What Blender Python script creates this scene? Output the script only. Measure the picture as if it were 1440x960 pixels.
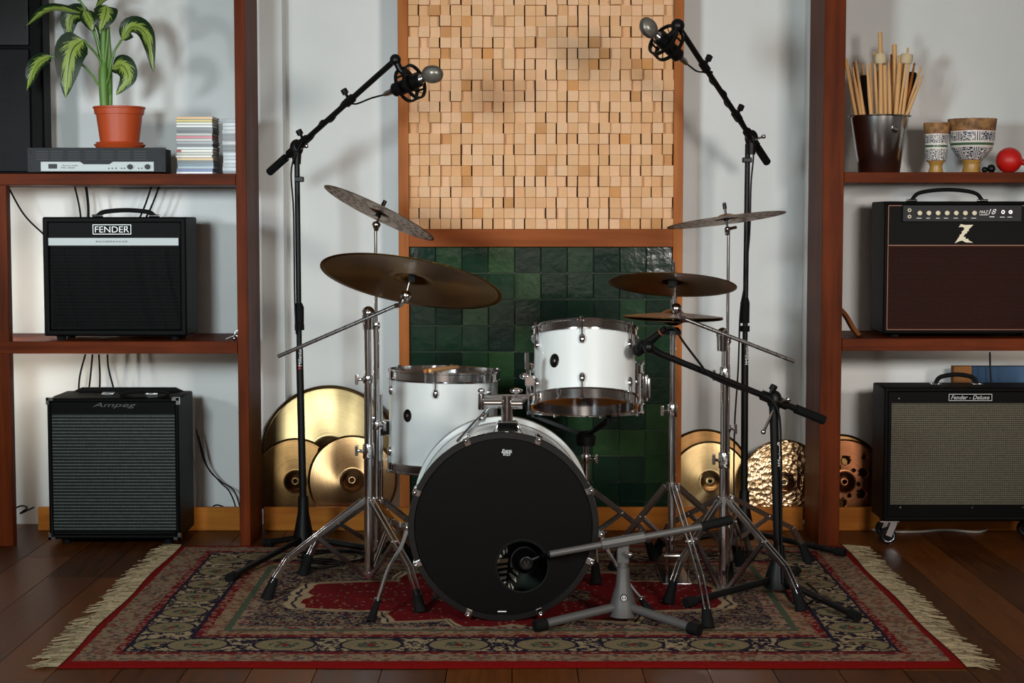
import bpy, math, random
from mathutils import Vector, Matrix
R = math.radians
random.seed(7)
for o in list(bpy.data.objects): bpy.data.objects.remove(o)
scene = bpy.context.scene
COL = scene.collection

# ------------------------------------------------------------------ camera
F, H, TH = 2400.0, 1.135, math.atan(170 / 2400.0)
CS, SN = math.cos(TH), math.sin(TH)
cam_d = bpy.data.cameras.new('camera'); cam = bpy.data.objects.new('camera', cam_d); COL.objects.link(cam)
cam.location = (0, 0, H); cam.rotation_euler = (math.pi / 2 - TH, 0, 0)
cam_d.sensor_width = 36; cam_d.lens = 36 * F / 1440; cam_d.clip_start = 0.05
scene.camera = cam
vs = scene.view_settings
vs.view_transform = 'Standard'; vs.look = 'None'; vs.gamma = 1; vs.use_curve_mapping = False
vs.exposure = 0.0

# ------------------------------------------------------------------ light
world = bpy.data.worlds.new('world'); scene.world = world; world.use_nodes = True
world.node_tree.nodes['Background'].inputs[0].default_value = (0.9, 0.95, 1, 1)
world.node_tree.nodes['Background'].inputs[1].default_value = 0.01

def area_lamp(name, loc, target, size, power, col, spread=180):
    l = bpy.data.lights.new(name, 'AREA'); l.shape = 'SQUARE'; l.size = size; l.energy = power; l.color = col
    l.spread = R(spread)
    o = bpy.data.objects.new(name, l); COL.objects.link(o); o.location = loc
    o.rotation_euler = (Vector(target) - Vector(loc)).to_track_quat('-Z', 'Y').to_euler()
    return o
area_lamp('softbox_cool', (-1.45, 1.7, 1.5), (-0.15, 6.3, 1.12), 0.45, 28.5, (0.84, 0.96, 1.0), 96)
area_lamp('softbox_warm', (1.5, 1.7, 1.5), (0.2, 6.3, 1.12), 0.45, 23.5, (1.0, 0.92, 0.86), 96)
area_lamp('side_lamp_cool', (-2.9, 3.3, 1.45), (-1.35, 6.3, 1.15), 0.25, 1.5, (0.9, 0.96, 1.0), 34)
area_lamp('side_lamp_warm', (2.9, 3.3, 1.25), (1.45, 6.3, 0.75), 0.25, 1.0, (1.0, 0.92, 0.84), 34)
area_lamp('added_chrome_fill', (0, -0.5, 2.6), (0, -1.6, 1.2), 0.8, 80, (1.0, 0.95, 0.9), 120)  # added lamp: brightens the unseen rear wall so the chrome reflects something

# ------------------------------------------------------------------ helpers
def at(px, py, Y):
    a, b = (px - 720) / F, (480 - py) / F
    d = Vector((a, CS + b * SN, -SN + b * CS)); t = Y / d.y
    return Vector((a * t, Y, H + d.z * t))
def gnd(px, py, z=0.0):
    a, b = (px - 720) / F, (480 - py) / F
    d = Vector((a, CS + b * SN, -SN + b * CS)); t = (z - H) / d.z
    return Vector((a * t, d.y * t, z))
def lin(h):
    h = h.lstrip('#'); v = [int(h[i:i + 2], 16) / 255 for i in (0, 2, 4)]
    return tuple(((x + 0.055) / 1.055) ** 2.4 if x > 0.04045 else x / 12.92 for x in v) + (1,)

def tag(o, label, cat=None, group=None, kind=None):
    o['label'] = label
    if cat: o['category'] = cat
    if group: o['group'] = group
    if kind: o['kind'] = kind
    return o
def empty(name, loc, label, cat, group=None, rot=(0, 0, 0)):
    o = bpy.data.objects.new(name, None); COL.objects.link(o); o.location = loc; o.rotation_euler = rot
    o.empty_display_size = 0.05
    return tag(o, label, cat, group)
def wmat(o):
    m = Matrix.Identity(4)
    while o is not None: m = o.matrix_basis @ m; o = o.parent
    return m
def origin(o): return wmat(o).translation

class MB:
    def __init__(s): s.v = []; s.f = []
    def add(s, vs, fs):
        n = len(s.v); s.v += [Vector(p) for p in vs]; s.f += [[i + n for i in f] for f in fs]; return s
    def box(s, c, d, M=None):
        c = Vector(c); x, y, z = d[0] / 2, d[1] / 2, d[2] / 2
        P = [Vector((i * x, j * y, k * z)) for i in (-1, 1) for j in (-1, 1) for k in (-1, 1)]
        if M is not None: P = [M @ p for p in P]
        return s.add([p + c for p in P], [(0, 1, 3, 2), (4, 6, 7, 5), (0, 4, 5, 1), (2, 3, 7, 6), (0, 2, 6, 4), (1, 5, 7, 3)])
    def bb(s, a, b):
        a, b = Vector(a), Vector(b); return s.box((a + b) / 2, [abs(q) for q in (b - a)])
    def bar(s, p0, p1, w, t, side=None):
        p0, p1 = Vector(p0), Vector(p1); z = (p1 - p0).normalized()
        x = Vector(side) if side is not None else (z.cross(Vector((0, 1, 0))) if abs(z.y) < 0.95 else Vector((1, 0, 0)))
        x = (x - z * x.dot(z)).normalized(); y = z.cross(x)
        M = Matrix((x, y, z)).transposed()
        return s.box((p0 + p1) / 2, (w, t, (p1 - p0).length), M)
    def tube(s, pts, r, n=10, cap=True):
        pts = [Vector(p) for p in pts]; m = len(pts)
        rs = r if isinstance(r, (list, tuple)) else [r] * m
        T = []
        for i in range(m):
            a = pts[max(i - 1, 0)]; b = pts[min(i + 1, m - 1)]; d = (b - a)
            T.append(d.normalized() if d.length > 1e-9 else Vector((0, 0, 1)))
        u = T[0].orthogonal().normalized(); V = []; Fc = []
        for i in range(m):
            u = (u - T[i] * u.dot(T[i]))
            u = u.normalized() if u.length > 1e-6 else T[i].orthogonal().normalized()
            w = T[i].cross(u)
            for k in range(n):
                a = 2 * math.pi * k / n
                V.append(pts[i] + (u * math.cos(a) + w * math.sin(a)) * rs[i])
        for i in range(m - 1):
            for k in range(n):
                k2 = (k + 1) % n
                Fc.append((i * n + k, i * n + k2, (i + 1) * n + k2, (i + 1) * n + k))
        if cap: Fc.append(tuple(range(n - 1, -1, -1))); Fc.append(tuple((m - 1) * n + k for k in range(n)))
        return s.add(V, Fc)
    def lathe(s, prof, M=None, n=32, loop=False):
        V = []; Fc = []; m = len(prof)
        for r, z in prof:
            for k in range(n):
                a = 2 * math.pi * k / n; V.append(Vector((r * math.cos(a), r * math.sin(a), z)))
        for i in range(m if loop else m - 1):
            j = (i + 1) % m
            for k in range(n):
                k2 = (k + 1) % n; Fc.append((i * n + k, i * n + k2, j * n + k2, j * n + k))
        if not loop:
            if prof[0][0] > 1e-6: pass
        if M is not None: V = [M @ p for p in V]
        return s.add(V, Fc)
    def ball(s, c, r, n=12, m=8, sc=(1, 1, 1)):
        pr = [(max(r * math.sin(math.pi * i / m), 1e-5), -r * math.cos(math.pi * i / m)) for i in range(m + 1)]
        return s.lathe(pr, Matrix.Translation(Vector(c)) @ Matrix.Diagonal((*sc, 1)), n)
    def prism(s, poly, t, o, ax=(1, 0, 0), ay=(0, 0, 1)):
        """poly (2d) in plane ax,ay at origin o, thickness t along ax x ay direction (towards the camera when ax=X, ay=Z)"""
        o, ax, ay = Vector(o), Vector(ax), Vector(ay); nz = ax.cross(ay); n = len(poly)
        V = [o + ax * p[0] + ay * p[1] for p in poly] + [o + ax * p[0] + ay * p[1] + nz * t for p in poly]
        Fc = [tuple(range(n - 1, -1, -1)), tuple(range(n, 2 * n))] + [(i, (i + 1) % n, n + (i + 1) % n, n + i) for i in range(n)]
        return s.add(V, Fc)
    def mesh(s, name, mat, smooth=None, off=None):
        me = bpy.data.meshes.new(name)
        me.from_pydata([tuple(p - off) if off is not None else tuple(p) for p in s.v], [], s.f)
        me.materials.append(mat); me.update()
        if smooth:
            for p in me.polygons: p.use_smooth = True
            me.set_sharp_from_angle(angle=R(smooth))
        return me
    def build(s, name, mat, parent=None, smooth=40, bevel=0, local=False, solid=0, label=None):
        if not local and parent is not None:
            inv = wmat(parent).inverted(); s.v = [inv @ p for p in s.v]
        o = bpy.data.objects.new(name, s.mesh(name, mat, smooth)); COL.objects.link(o)
        if parent is not None: o.parent = parent
        if solid:
            md = o.modifiers.new('solid', 'SOLIDIFY'); md.thickness = solid; md.offset = 0
        if bevel:
            md = o.modifiers.new('bevel', 'BEVEL'); md.width = bevel; md.segments = 3; md.limit_method = 'ANGLE'
        if label: o['label'] = label
        return o
def single(mb, name, mat, label, cat, group=None, base=None, smooth=40, bevel=0, solid=0):
    """a thing that is one mesh; origin moved to base"""
    vs_ = mb.v
    if base is None:
        base = Vector((sum(p.x for p in vs_) / len(vs_), sum(p.y for p in vs_) / len(vs_), min(p.z for p in vs_)))
    base = Vector(base)
    o = bpy.data.objects.new(name, mb.mesh(name, mat, smooth, base)); COL.objects.link(o); o.location = base
    if bevel:
        md = o.modifiers.new('bevel', 'BEVEL'); md.width = bevel; md.segments = 3; md.limit_method = 'ANGLE'
    if solid:
        md = o.modifiers.new('solid', 'SOLIDIFY'); md.thickness = solid; md.offset = 0
    return tag(o, label, cat, group)
def share(name, me, parent, loc=(0, 0, 0), rot=(0, 0, 0), sc=(1, 1, 1)):
    o = bpy.data.objects.new(name, me); COL.objects.link(o); o.parent = parent
    o.location = loc; o.rotation_euler = rot; o.scale = sc; return o
def curve(pts, n=8):
    """Catmull-Rom through pts"""
    P = [Vector(p) for p in pts]; P = [P[0] * 2 - P[1]] + P + [P[-1] * 2 - P[-2]]; out = []
    for i in range(1, len(P) - 2):
        for k in range(n):
            t = k / n; a, b, c, d = P[i - 1], P[i], P[i + 1], P[i + 2]
            out.append(0.5 * ((2 * b) + (c - a) * t + (2 * a - 5 * b + 4 * c - d) * t * t + (3 * b - a - 3 * c + d) * t ** 3))
    out.append(P[-2]); return out
def text(body, parent, mat, c, w, h, right=(1, 0, 0), up=(0, 0, 1), shear=0.0, name='lettering', local=False, th=0.0008):
    cu = bpy.data.curves.new('t', 'FONT'); cu.body = body; cu.shear = shear; cu.extrude = 0.02; cu.resolution_u = 3
    ob = bpy.data.objects.new('t', cu); COL.objects.link(ob)
    dg = bpy.context.evaluated_depsgraph_get(); me = bpy.data.meshes.new_from_object(ob.evaluated_get(dg))
    V = [v.co.copy() for v in me.vertices]; Fc = [tuple(p.vertices) for p in me.polygons]
    bpy.data.objects.remove(ob); bpy.data.curves.remove(cu); bpy.data.meshes.remove(me)
    x0, x1 = min(v.x for v in V), max(v.x for v in V); y0, y1 = min(v.y for v in V), max(v.y for v in V)
    c, right, up = Vector(c), Vector(right).normalized(), Vector(up).normalized(); nz = right.cross(up)
    W = [c + right * ((v.x - (x0 + x1) / 2) / (x1 - x0) * w) + up * ((v.y - (y0 + y1) / 2) / (y1 - y0) * h) + nz * (th if v.z > 0 else 0) for v in V]
    return MB().add(W, Fc).build(name, mat, parent, smooth=None, local=local)

# ------------------------------------------------------------------ materials
class NT:
    def __init__(s, name):
        s.m = bpy.data.materials.new(name); s.m.use_nodes = True; s.t = s.m.node_tree
        s.b = s.t.nodes['Principled BSDF']; s.out = s.t.nodes['Material Output']
    def n(s, typ, **kw):
        nd = s.t.nodes.new(typ)
        for k, v in kw.items():
            if k.startswith('i_'):
                key = k[2:]; key = int(key) if key.isdigit() else key.replace('_', ' ')
                s.set(nd.inputs[key], v)
            else: setattr(nd, k, v)
        return nd
    def set(s, inp, v):
        if isinstance(v, bpy.types.NodeSocket): s.t.links.new(v, inp)
        else: inp.default_value = v
    def m_(s, op, a, b=None, c=None):
        nd = s.t.nodes.new('ShaderNodeMath'); nd.operation = op; s.set(nd.inputs[0], a)
        if b is not None: s.set(nd.inputs[1], b)
        if c is not None: s.set(nd.inputs[2], c)
        return nd.outputs[0]
    def mix(s, f, a, b, mode='MIX'):
        nd = s.t.nodes.new('ShaderNodeMix'); nd.data_type = 'RGBA'; nd.blend_type = mode
        s.set(nd.inputs[0], f); s.set(nd.inputs[6], a); s.set(nd.inputs[7], b); return nd.outputs[2]
    def ramp(s, f, stops, interp='LINEAR'):
        nd = s.t.nodes.new('ShaderNodeValToRGB'); cr = nd.color_ramp; cr.interpolation = interp
        while len(cr.elements) < len(stops): cr.elements.new(0.5)
        for e, (p, c) in zip(cr.elements, stops): e.position = p; e.color = lin(c) if isinstance(c, str) else c
        s.set(nd.inputs[0], f); return nd.outputs[0]
    def coord(s, scale=(1, 1, 1), out='Object'):
        tc = s.t.nodes.new('ShaderNodeTexCoord'); mp = s.t.nodes.new('ShaderNodeMapping')
        mp.inputs['Scale'].default_value = scale; s.t.links.new(tc.outputs[out], mp.inputs[0]); return mp.outputs[0]
    def noise(s, vec, scale, detail=3, rough=0.5):
        nd = s.n('ShaderNodeTexNoise'); s.set(nd.inputs['Vector'], vec); nd.inputs['Scale'].default_value = scale
        nd.inputs['Detail'].default_value = detail; nd.inputs['Roughness'].default_value = rough; return nd.outputs[0]
    def bump(s, h, strength=0.3, dist=0.001):
        nd = s.n('ShaderNodeBump'); nd.inputs['Strength'].default_value = strength; nd.inputs['Distance'].default_value = dist
        s.set(nd.inputs['Height'], h); s.t.links.new(nd.outputs[0], s.b.inputs['Normal']); return nd
    def fin(s, col=None, rough=None, metal=None, **kw):
        for k, v in (('Base Color', col), ('Roughness', rough), ('Metallic', metal)):
            if v is not None: s.set(s.b.inputs[k], lin(v) if isinstance(v, str) else v)
        for k, v in kw.items(): s.set(s.b.inputs[k.replace('_', ' ')], v)
        return s.m
def plain(name, col, rough=0.5, metal=0.0, **kw): return NT(name).fin(col, rough, metal, **kw)
def wood(name, c0, c1, axis='z', rough=0.5, sc=1.0, spec=0.07):
    t = NT(name); k = {'x': (0.6, 9, 9), 'y': (9, 0.6, 9), 'z': (9, 9, 0.6)}[axis]
    v = t.coord(tuple(q * sc for q in k)); n1 = t.noise(v, 3.0, 5, 0.6); n2 = t.noise(t.coord((2, 2, 2)), 1.6, 2)
    f = t.m_('ADD', t.m_('MULTIPLY', n1, 0.75), t.m_('MULTIPLY', n2, 0.35))
    col = t.ramp(f, [(0.32, c0), (0.72, c1)]); t.bump(n1, 0.15, 0.001)
    return t.fin(col, rough, Specular_IOR_Level=spec)
def leather(name, col, rough=0.5):
    t = NT(name); v = t.coord(); n = t.noise(v, 600, 2); t.bump(n, 0.4, 0.0006); return t.fin(col, rough, Specular_IOR_Level=0.07)
def brass(name, c0, c1, rough=0.3, aniso=0.75, hammer=0.0, ring=900, axis='Z'):
    t = NT(name); v = t.coord(); sep = t.n('ShaderNodeSeparateXYZ'); t.set(sep.inputs[0], v)
    r = t.m_('SQRT', t.m_('ADD', t.m_('MULTIPLY', sep.outputs[0], sep.outputs[0]), t.m_('MULTIPLY', sep.outputs[1], sep.outputs[1])))
    n1 = t.noise(v, 9, 4, 0.6)
    comb = t.n('ShaderNodeCombineXYZ'); t.set(comb.inputs[0], t.m_('MULTIPLY', r, 60.0))
    n2 = t.noise(comb.outputs[0], 2.2, 3, 0.7)
    f = t.m_('ADD', t.m_('MULTIPLY', n1, 0.6), t.m_('MULTIPLY', n2, 0.45))
    col = t.ramp(f, [(0.3, c0), (0.75, c1)])
    h = t.m_('MULTIPLY', t.m_('SINE', t.m_('MULTIPLY', r, ring)), 0.06)
    if hammer:
        vo = t.n('ShaderNodeTexVoronoi'); vo.inputs['Scale'].default_value = 55; t.set(vo.inputs['Vector'], v)
        h = t.m_('ADD', h, t.m_('MULTIPLY', vo.outputs['Distance'], hammer))
    t.bump(h, 0.5 if hammer else 0.12, 0.004 if hammer else 0.0015)
    tg = t.n('ShaderNodeTangent'); tg.direction_type = 'RADIAL'; tg.axis = 'Z'
    t.set(t.b.inputs['Tangent'], tg.outputs[0])
    return t.fin(col, rough, 1.0, Anisotropic=aniso)

M = {}
def plaster():
    t = NT('plaster'); v = t.coord(); n = t.noise(v, 260, 3); n2 = t.noise(v, 2.0, 3)
    t.bump(n, 0.25, 0.0015); return t.fin(t.ramp(n2, [(0.3, '#d6dad8'), (0.7, '#e2e4e2')]), 0.85)
M['plaster'] = plaster()
M['dark_paint'] = plain('dark_paint', '#b4aea8', 0.9)
M['ceiling'] = plain('ceiling_paint', '#c8c4be', 0.9)
M['wood_z'] = wood('shelf_wood_upright', '#331204', '#6c2e10', 'z', 0.5)
M['wood_x'] = wood('shelf_wood_board', '#331204', '#6c2e10', 'x', 0.5)
M['pine_z'] = wood('pine_upright', '#86461c', '#b06a34', 'z', 0.4)
M['pine_x'] = wood('pine_rail', '#783a16', '#9e5628', 'x', 0.4)
M['base_x'] = wood('baseboard_wood', '#8a4a1a', '#b8742c', 'x', 0.45)
def block_mat():
    t = NT('pale_block_wood'); oi = t.n('ShaderNodeObjectInfo'); gi = t.n('ShaderNodeNewGeometry')
    f = t.m_('FRACT', t.m_('ADD', oi.outputs['Random'], t.m_('MULTIPLY', gi.outputs['Random Per Island'], 7.31)))
    base = t.ramp(f, [(0.0, '#e2b486'), (0.25, '#e8bf98'), (0.5, '#dcaa7a'), (0.7, '#e6ba92'), (0.88, '#d6a674'), (0.94, '#c08448'), (0.975, '#cf8c44')], 'CONSTANT')
    v = t.coord((1, 1, 1), 'Object'); off = t.n('ShaderNodeVectorMath', operation='ADD'); t.set(off.inputs[0], v)
    cmb = t.n('ShaderNodeCombineXYZ'); t.set(cmb.inputs[0], t.m_('MULTIPLY', f, 37.0)); t.set(off.inputs[1], cmb.outputs[0])
    n = t.noise(off.outputs[0], 60, 4, 0.6); n2 = t.noise(off.outputs[0], 18, 2)
    col = t.mix(t.m_('MULTIPLY', n, 0.35), base, lin('#b98450')); col = t.mix(t.m_('MULTIPLY', n2, 0.3), col, lin('#e8c49c'))
    t.bump(n, 0.2, 0.001); return t.fin(col, 0.7, Specular_IOR_Level=0.25)
M['block'] = block_mat()
M['recess'] = plain('panel_backing', '#8a5024', 0.8)
def tile_mat():
    t = NT('green_glazed_tile'); oi = t.n('ShaderNodeObjectInfo'); f = oi.outputs['Random']
    base = t.ramp(f, [(0, '#15281f'), (0.3, '#1b3626'), (0.55, '#142a22'), (0.72, '#20402a'), (0.9, '#34542f'), (1, '#1a3024')])
    v = t.coord(); off = t.n('ShaderNodeVectorMath', operation='ADD'); t.set(off.inputs[0], v)
    cmb = t.n('ShaderNodeCombineXYZ'); t.set(cmb.inputs[0], t.m_('MULTIPLY', f, 91.0)); t.set(off.inputs[1], cmb.outputs[0])
    n = t.noise(off.outputs[0], 22, 3); n2 = t.noise(off.outputs[0], 55, 3)
    col = t.mix(t.m_('MULTIPLY', n, 0.7), base, lin('#081710')); t.bump(t.m_('ADD', n, t.m_('MULTIPLY', n2, .2)), 0.35, 0.004)
    return t.fin(col, 0.13, Specular_IOR_Level=0.35)
M['tile'] = tile_mat()
M['grout'] = plain('grout', '#5a5c50', 0.85)
def floor_mat():
    t = NT('floor_boards'); oi = t.n('ShaderNodeObjectInfo'); v = t.coord((14, 0.9, 1))
    off = t.n('ShaderNodeVectorMath', operation='ADD'); t.set(off.inputs[0], v)
    cmb = t.n('ShaderNodeCombineXYZ'); t.set(cmb.inputs[1], t.m_('MULTIPLY', oi.outputs['Random'], 53.0)); t.set(off.inputs[1], cmb.outputs[0])
    n = t.noise(off.outputs[0], 4, 5, 0.6); f = t.m_('ADD', t.m_('MULTIPLY', n, 0.7), t.m_('MULTIPLY', oi.outputs['Random'], 0.35))
    col = t.ramp(f, [(0.25, '#301706'), (0.75, '#683812')]); t.bump(n, 0.12, 0.001)
    return t.fin(col, t.m_('ADD', t.m_('MULTIPLY', n, 0.2), 0.28), Specular_IOR_Level=0.2)
M['floor'] = floor_mat()
M['gap'] = plain('floor_gap', '#1c0f06', 0.9)
M['chrome'] = plain('chrome', '#e6e6e8', 0.1, 1.0)
M['steel'] = plain('brushed_steel', '#cfcfcf', 0.2, 1.0)
M['satin'] = plain('satin_metal', '#9a9a98', 0.4, 1.0)
M['black_metal'] = plain('black_powder_metal', '#0b0b0b', 0.45, 0, Specular_IOR_Level=0.25)
M['gray_metal'] = plain('gray_powder_metal', '#5a5856', 0.5, 0.3)
M['black_plastic'] = plain('black_plastic', '#090909', 0.4, 0, Specular_IOR_Level=0.25)
M['rubber'] = plain('rubber', '#0a0a0a', 0.8, 0, Specular_IOR_Level=0.2)
M['cable'] = plain('cable_black', '#0a0909', 0.6, 0, Specular_IOR_Level=0.2)
M['cable_white'] = plain('cable_white', '#b8b4ac', 0.6)
M['white_drum'] = plain('white_drum_wrap', '#dadedc', 0.3, 0, Coat_Weight=0.3)
M['black_gloss'] = plain('black_gloss', '#080808', 0.14)
M['head_black'] = NT('black_drum_head').fin('#080707', 0.35, Specular_IOR_Level=0.15)
M['head_clear'] = plain('drum_head_film', '#6e6a66', 0.12)
M['head_rug_reflection'] = plain('drum_head_rug_reflection', '#2a1510', 0.12)  # brown of the reflected rug put into the tom's bottom head colour
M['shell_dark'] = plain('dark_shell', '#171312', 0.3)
M['tolex'] = leather('black_tolex', '#080808', 0.5)
M['white_ink'] = plain('white_ink', '#e6e8e6', 0.5)
M['silver_ink'] = plain('silver_print', '#c9cbc9', 0.35, 0.3)
M['dark_ink'] = plain('dark_ink', '#20242a', 0.6)
M['cream'] = plain('cream_plastic', '#d8d0b4', 0.4)
M['brush_alu'] = plain('brushed_aluminium', '#a9b0af', 0.45, 0.1)
M['charcoal'] = plain('charcoal_metal', '#1c1d20', 0.5, 0, Specular_IOR_Level=0.2)
M['terracotta'] = NT('terracotta_plastic').fin('#b4481e', 0.45)
M['soil'] = plain('soil', '#21150d', 0.95)
M['stem'] = plain('green_stem', '#5a8232', 0.45)
M['stick'] = wood('hickory', '#c08a52', '#e4bd88', 'z', 0.5, 1.0)
M['stick_red'] = wood('dark_hickory', '#8a4c22', '#b87840', 'z', 0.5, 1.0)
M['felt'] = plain('felt', '#cdbb98', 0.95)
M['black_felt'] = plain('black_felt', '#0d0d0d', 0.95)
M['red_plastic'] = NT('red_plastic').fin('#c0160e', 0.45)
M['brown_leather'] = leather('brown_leather', '#6a3c1c', 0.5)
M['blue_board'] = leather('blue_board', '#2b4058', 0.7)
M['tan_board'] = leather('tan_board', '#7c5430', 0.7)
M['mic_mesh'] = None
def grid_mat(name, c0, c1, sx, sz, rough=0.7, w=0.25, metal=0.0):
    """woven grille: bright threads on a dark ground, object space x/z"""
    t = NT(name); sep = t.n('ShaderNodeSeparateXYZ'); t.set(sep.inputs[0], t.coord())
    fx = t.m_('PINGPONG', t.m_('MULTIPLY', sep.outputs[0], sx), 0.5); fz = t.m_('PINGPONG', t.m_('MULTIPLY', sep.outputs[2], sz), 0.5)
    lz = t.m_('LESS_THAN', fz, w); lx = t.m_('LESS_THAN', fx, w)
    n = t.noise(t.coord(), 90, 2)
    f = t.m_('MULTIPLY', t.m_('ADD', t.m_('MULTIPLY', lz, 0.75), t.m_('MULTIPLY', lx, 0.25)), t.m_('ADD', t.m_('MULTIPLY', n, 0.8), 0.5))
    t.bump(f, 0.5, 0.001); return t.fin(t.mix(f, lin(c0), lin(c1)), rough, metal, Specular_IOR_Level=0.15)
M['grille_silver'] = grid_mat('silver_line_grille', '#0b1110', '#6a7470', 330, 88, 0.5, 0.13)
M['grille_oxblood'] = grid_mat('oxblood_grille', '#100605', '#3a1b12', 180, 150, 0.8, 0.24)
M['grille_grey'] = grid_mat('salt_pepper_grille', '#1e1b16', '#787262', 150, 150, 0.75, 0.24)
M['grille_black'] = grid_mat('black_cloth', '#030303', '#0b0b0b', 300, 300, 0.85, 0.25)
M['hex_grille'] = grid_mat('perforated_metal', '#020202', '#17181a', 160, 160, 0.5, 0.25)
M['mic_mesh'] = grid_mat('mic_mesh', '#4c4a44', '#a8a498', 420, 420, 0.35, 0.28, 0.7)
M['brz_ride'] = brass('bronze_ride', '#5e4016', '#94692a', 0.30, 0.8)
M['brz_crash'] = brass('bronze_crash', '#54391a', '#8a6230', 0.32, 0.7)
M['brz_efx'] = brass('bronze_perforated', '#8a6a52', '#b8967a', 0.42, 0.5)
M['brz_gold'] = brass('bronze_gold', '#7a6848', '#a89268', 0.34, 0.9)
M['brz_tan'] = brass('bronze_tan', '#826040', '#b08e64', 0.3, 0.92)
M['brz_dark'] = brass('bronze_dark', '#4a3620', '#7a5c38', 0.36, 0.6)
M['brz_hammer'] = brass('bronze_hammered', '#a08058', '#d8b890', 0.26, 0.3, hammer=1.6)
M['brz_copper'] = brass('bronze_copper', '#6a4028', '#a06a48', 0.36, 0.5)
def emit(name, col, s):
    t = NT(name); return t.fin('#ffffff', 0.5, 0, Emission_Color=lin(col), Emission_Strength=s)
M['led'] = emit('led_strip', '#ffe6c8', 8)
M['led_side'] = emit('led_strip_side', '#fff0dc', 62)

# ================================================================== THE SETTING
YF, YB, YW, YA, YP = 5.90, 6.20, 6.34, 6.44, 6.25
XA0, XA1 = -0.846, 1.095
ZC = 2.75
def struct(o): o['kind'] = 'structure'; return o
fl = struct(MB().bb((-3.3, -1.6, -0.06), (3.3, 6.6, -0.012)).build('floor', M['gap'], smooth=None))
pw = 0.165
plank_me = {}
for i in range(40):
    x = -3.3 + i * pw; y = -1.6 - random.random() * 1.4
    while y < 6.45:
        L = random.choice((1.2, 1.6, 2.0)); y0, y1 = max(y, -1.6), min(y + L, 6.45)
        if y1 - y0 > 0.05:
            key = round(y1 - y0, 3)
            if key not in plank_me:
                plank_me[key] = MB().bb((-pw / 2 + 0.0012, -key / 2 + 0.0012, -0.012), (pw / 2 - 0.0012, key / 2 - 0.0012, 0)).mesh('plank', M['floor'])
            share('plank', plank_me[key], fl, (x + pw / 2, (y0 + y1) / 2, 0))
        y += L
# back wall with an alcove between the two shelving units
poly = [(-3.3, YW), (XA0, YW), (XA0, YA), (XA1, YA), (XA1, YW), (3.3, YW), (3.3, 6.6), (-3.3, 6.6)]
struct(MB().prism(poly, ZC, (0, 0, 0), (1, 0, 0), (0, 1, 0)).build('wall_back', M['plaster'], smooth=None))
struct(MB().bb((-3.4, -1.6, 0), (-3.3, 6.6, ZC)).build('wall_left', M['dark_paint'], smooth=None))
struct(MB().bb((3.3, -1.6, 0), (3.4, 6.6, ZC)).build('wall_right', M['dark_paint'], smooth=None))
struct(MB().bb((-3.4, -1.7, 0), (3.4, -1.6, ZC)).build('wall_front', M['dark_paint'], smooth=None))
struct(MB().bb((-3.4, -1.7, ZC), (3.4, 6.6, ZC + 0.1)).build('ceiling', M['ceiling'], smooth=None))
# uprights x ranges
UL = (-0.951, -0.914); UR = (1.07, 1.143); UFL = (-1.81, -1.742); UFR = (1.98, 2.02)
bh = 0.086
for nm, a, b in (('baseboard_left', -1.74, UL[0] - 0.002), ('baseboard_back', UL[1] + 0.002, UR[0] - 0.002), ('baseboard_right', UR[1] + 0.002, 1.975)):
    o = struct(MB().bb((a, YB, 0), (b, YB + 0.022, bh)).build(nm, M['base_x'], bevel=0.003))
# light strips lying in the trough behind the baseboard
def led(x0, x1, lab):
    r = empty('light_strip', ((x0 + x1) / 2, YB + 0.045, 0), lab, 'light strip')
    MB().bb((x0, YB + 0.0235, 0.0), (x1, YB + 0.0395, 0.008)).build('carrier', M['brush_alu'], r, None)
    MB().bb((x0, YB + 0.025, 0.008), (x1, YB + 0.038, 0.012)).build('diffuser', M['led'], r, None)
led(-0.80, -0.44, 'warm light strip in the trough behind the gold cymbals')
led(0.66, 1.06, 'warm light strip in the trough behind the hammered cymbal')

# ------------------------------------------------------------------ wood block panel and green tiles, one frame
FX0, FX1 = -0.4147, 0.624
IX0, IX1 = -0.377, 0.589
ZR0, ZR1 = at(760, 347, YP).z, at(760, 322, YP).z
fr = MB().bb((FX0, YP, 0.0), (IX0, YP + .068, 2.6)).build('trim_1', M['pine_z'], bevel=0.002); struct(fr)
MB().bb((IX1, YP, 0.0), (FX1, YP + .068, 2.6)).build('frame_post', M['pine_z'], fr, bevel=0.002)
MB().bb((IX0, YP, ZR0), (IX1, YP + .068, ZR1)).build('frame_rail', M['pine_x'], fr, bevel=0.002)
MB().bb((IX0, YP, 2.55), (IX1, YP + .068, 2.6)).build('frame_rail', M['pine_x'], fr, bevel=0.002)
MB().bb((-.06, YP + .069, .3), (.26, YA - .001, 2.4)).build('spacer', M['recess'], fr, None)
bp = empty('wood_block_panel', ((IX0 + IX1) / 2, YP + 0.04, ZR1), 'wall panel of many small pale wooden cubes above the green tiles', 'wall panel')
MB().bb((IX0, YP + 0.055, ZR1), (IX1, YP + .067, 2.55)).build('backing', M['recess'], bp, None)
nc, bw = 25, (IX1 - IX0) / 25
rest = MB(); blk = {}
rr = random.Random(3)
nr = int((2.55 - ZR1) / bw)
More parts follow.
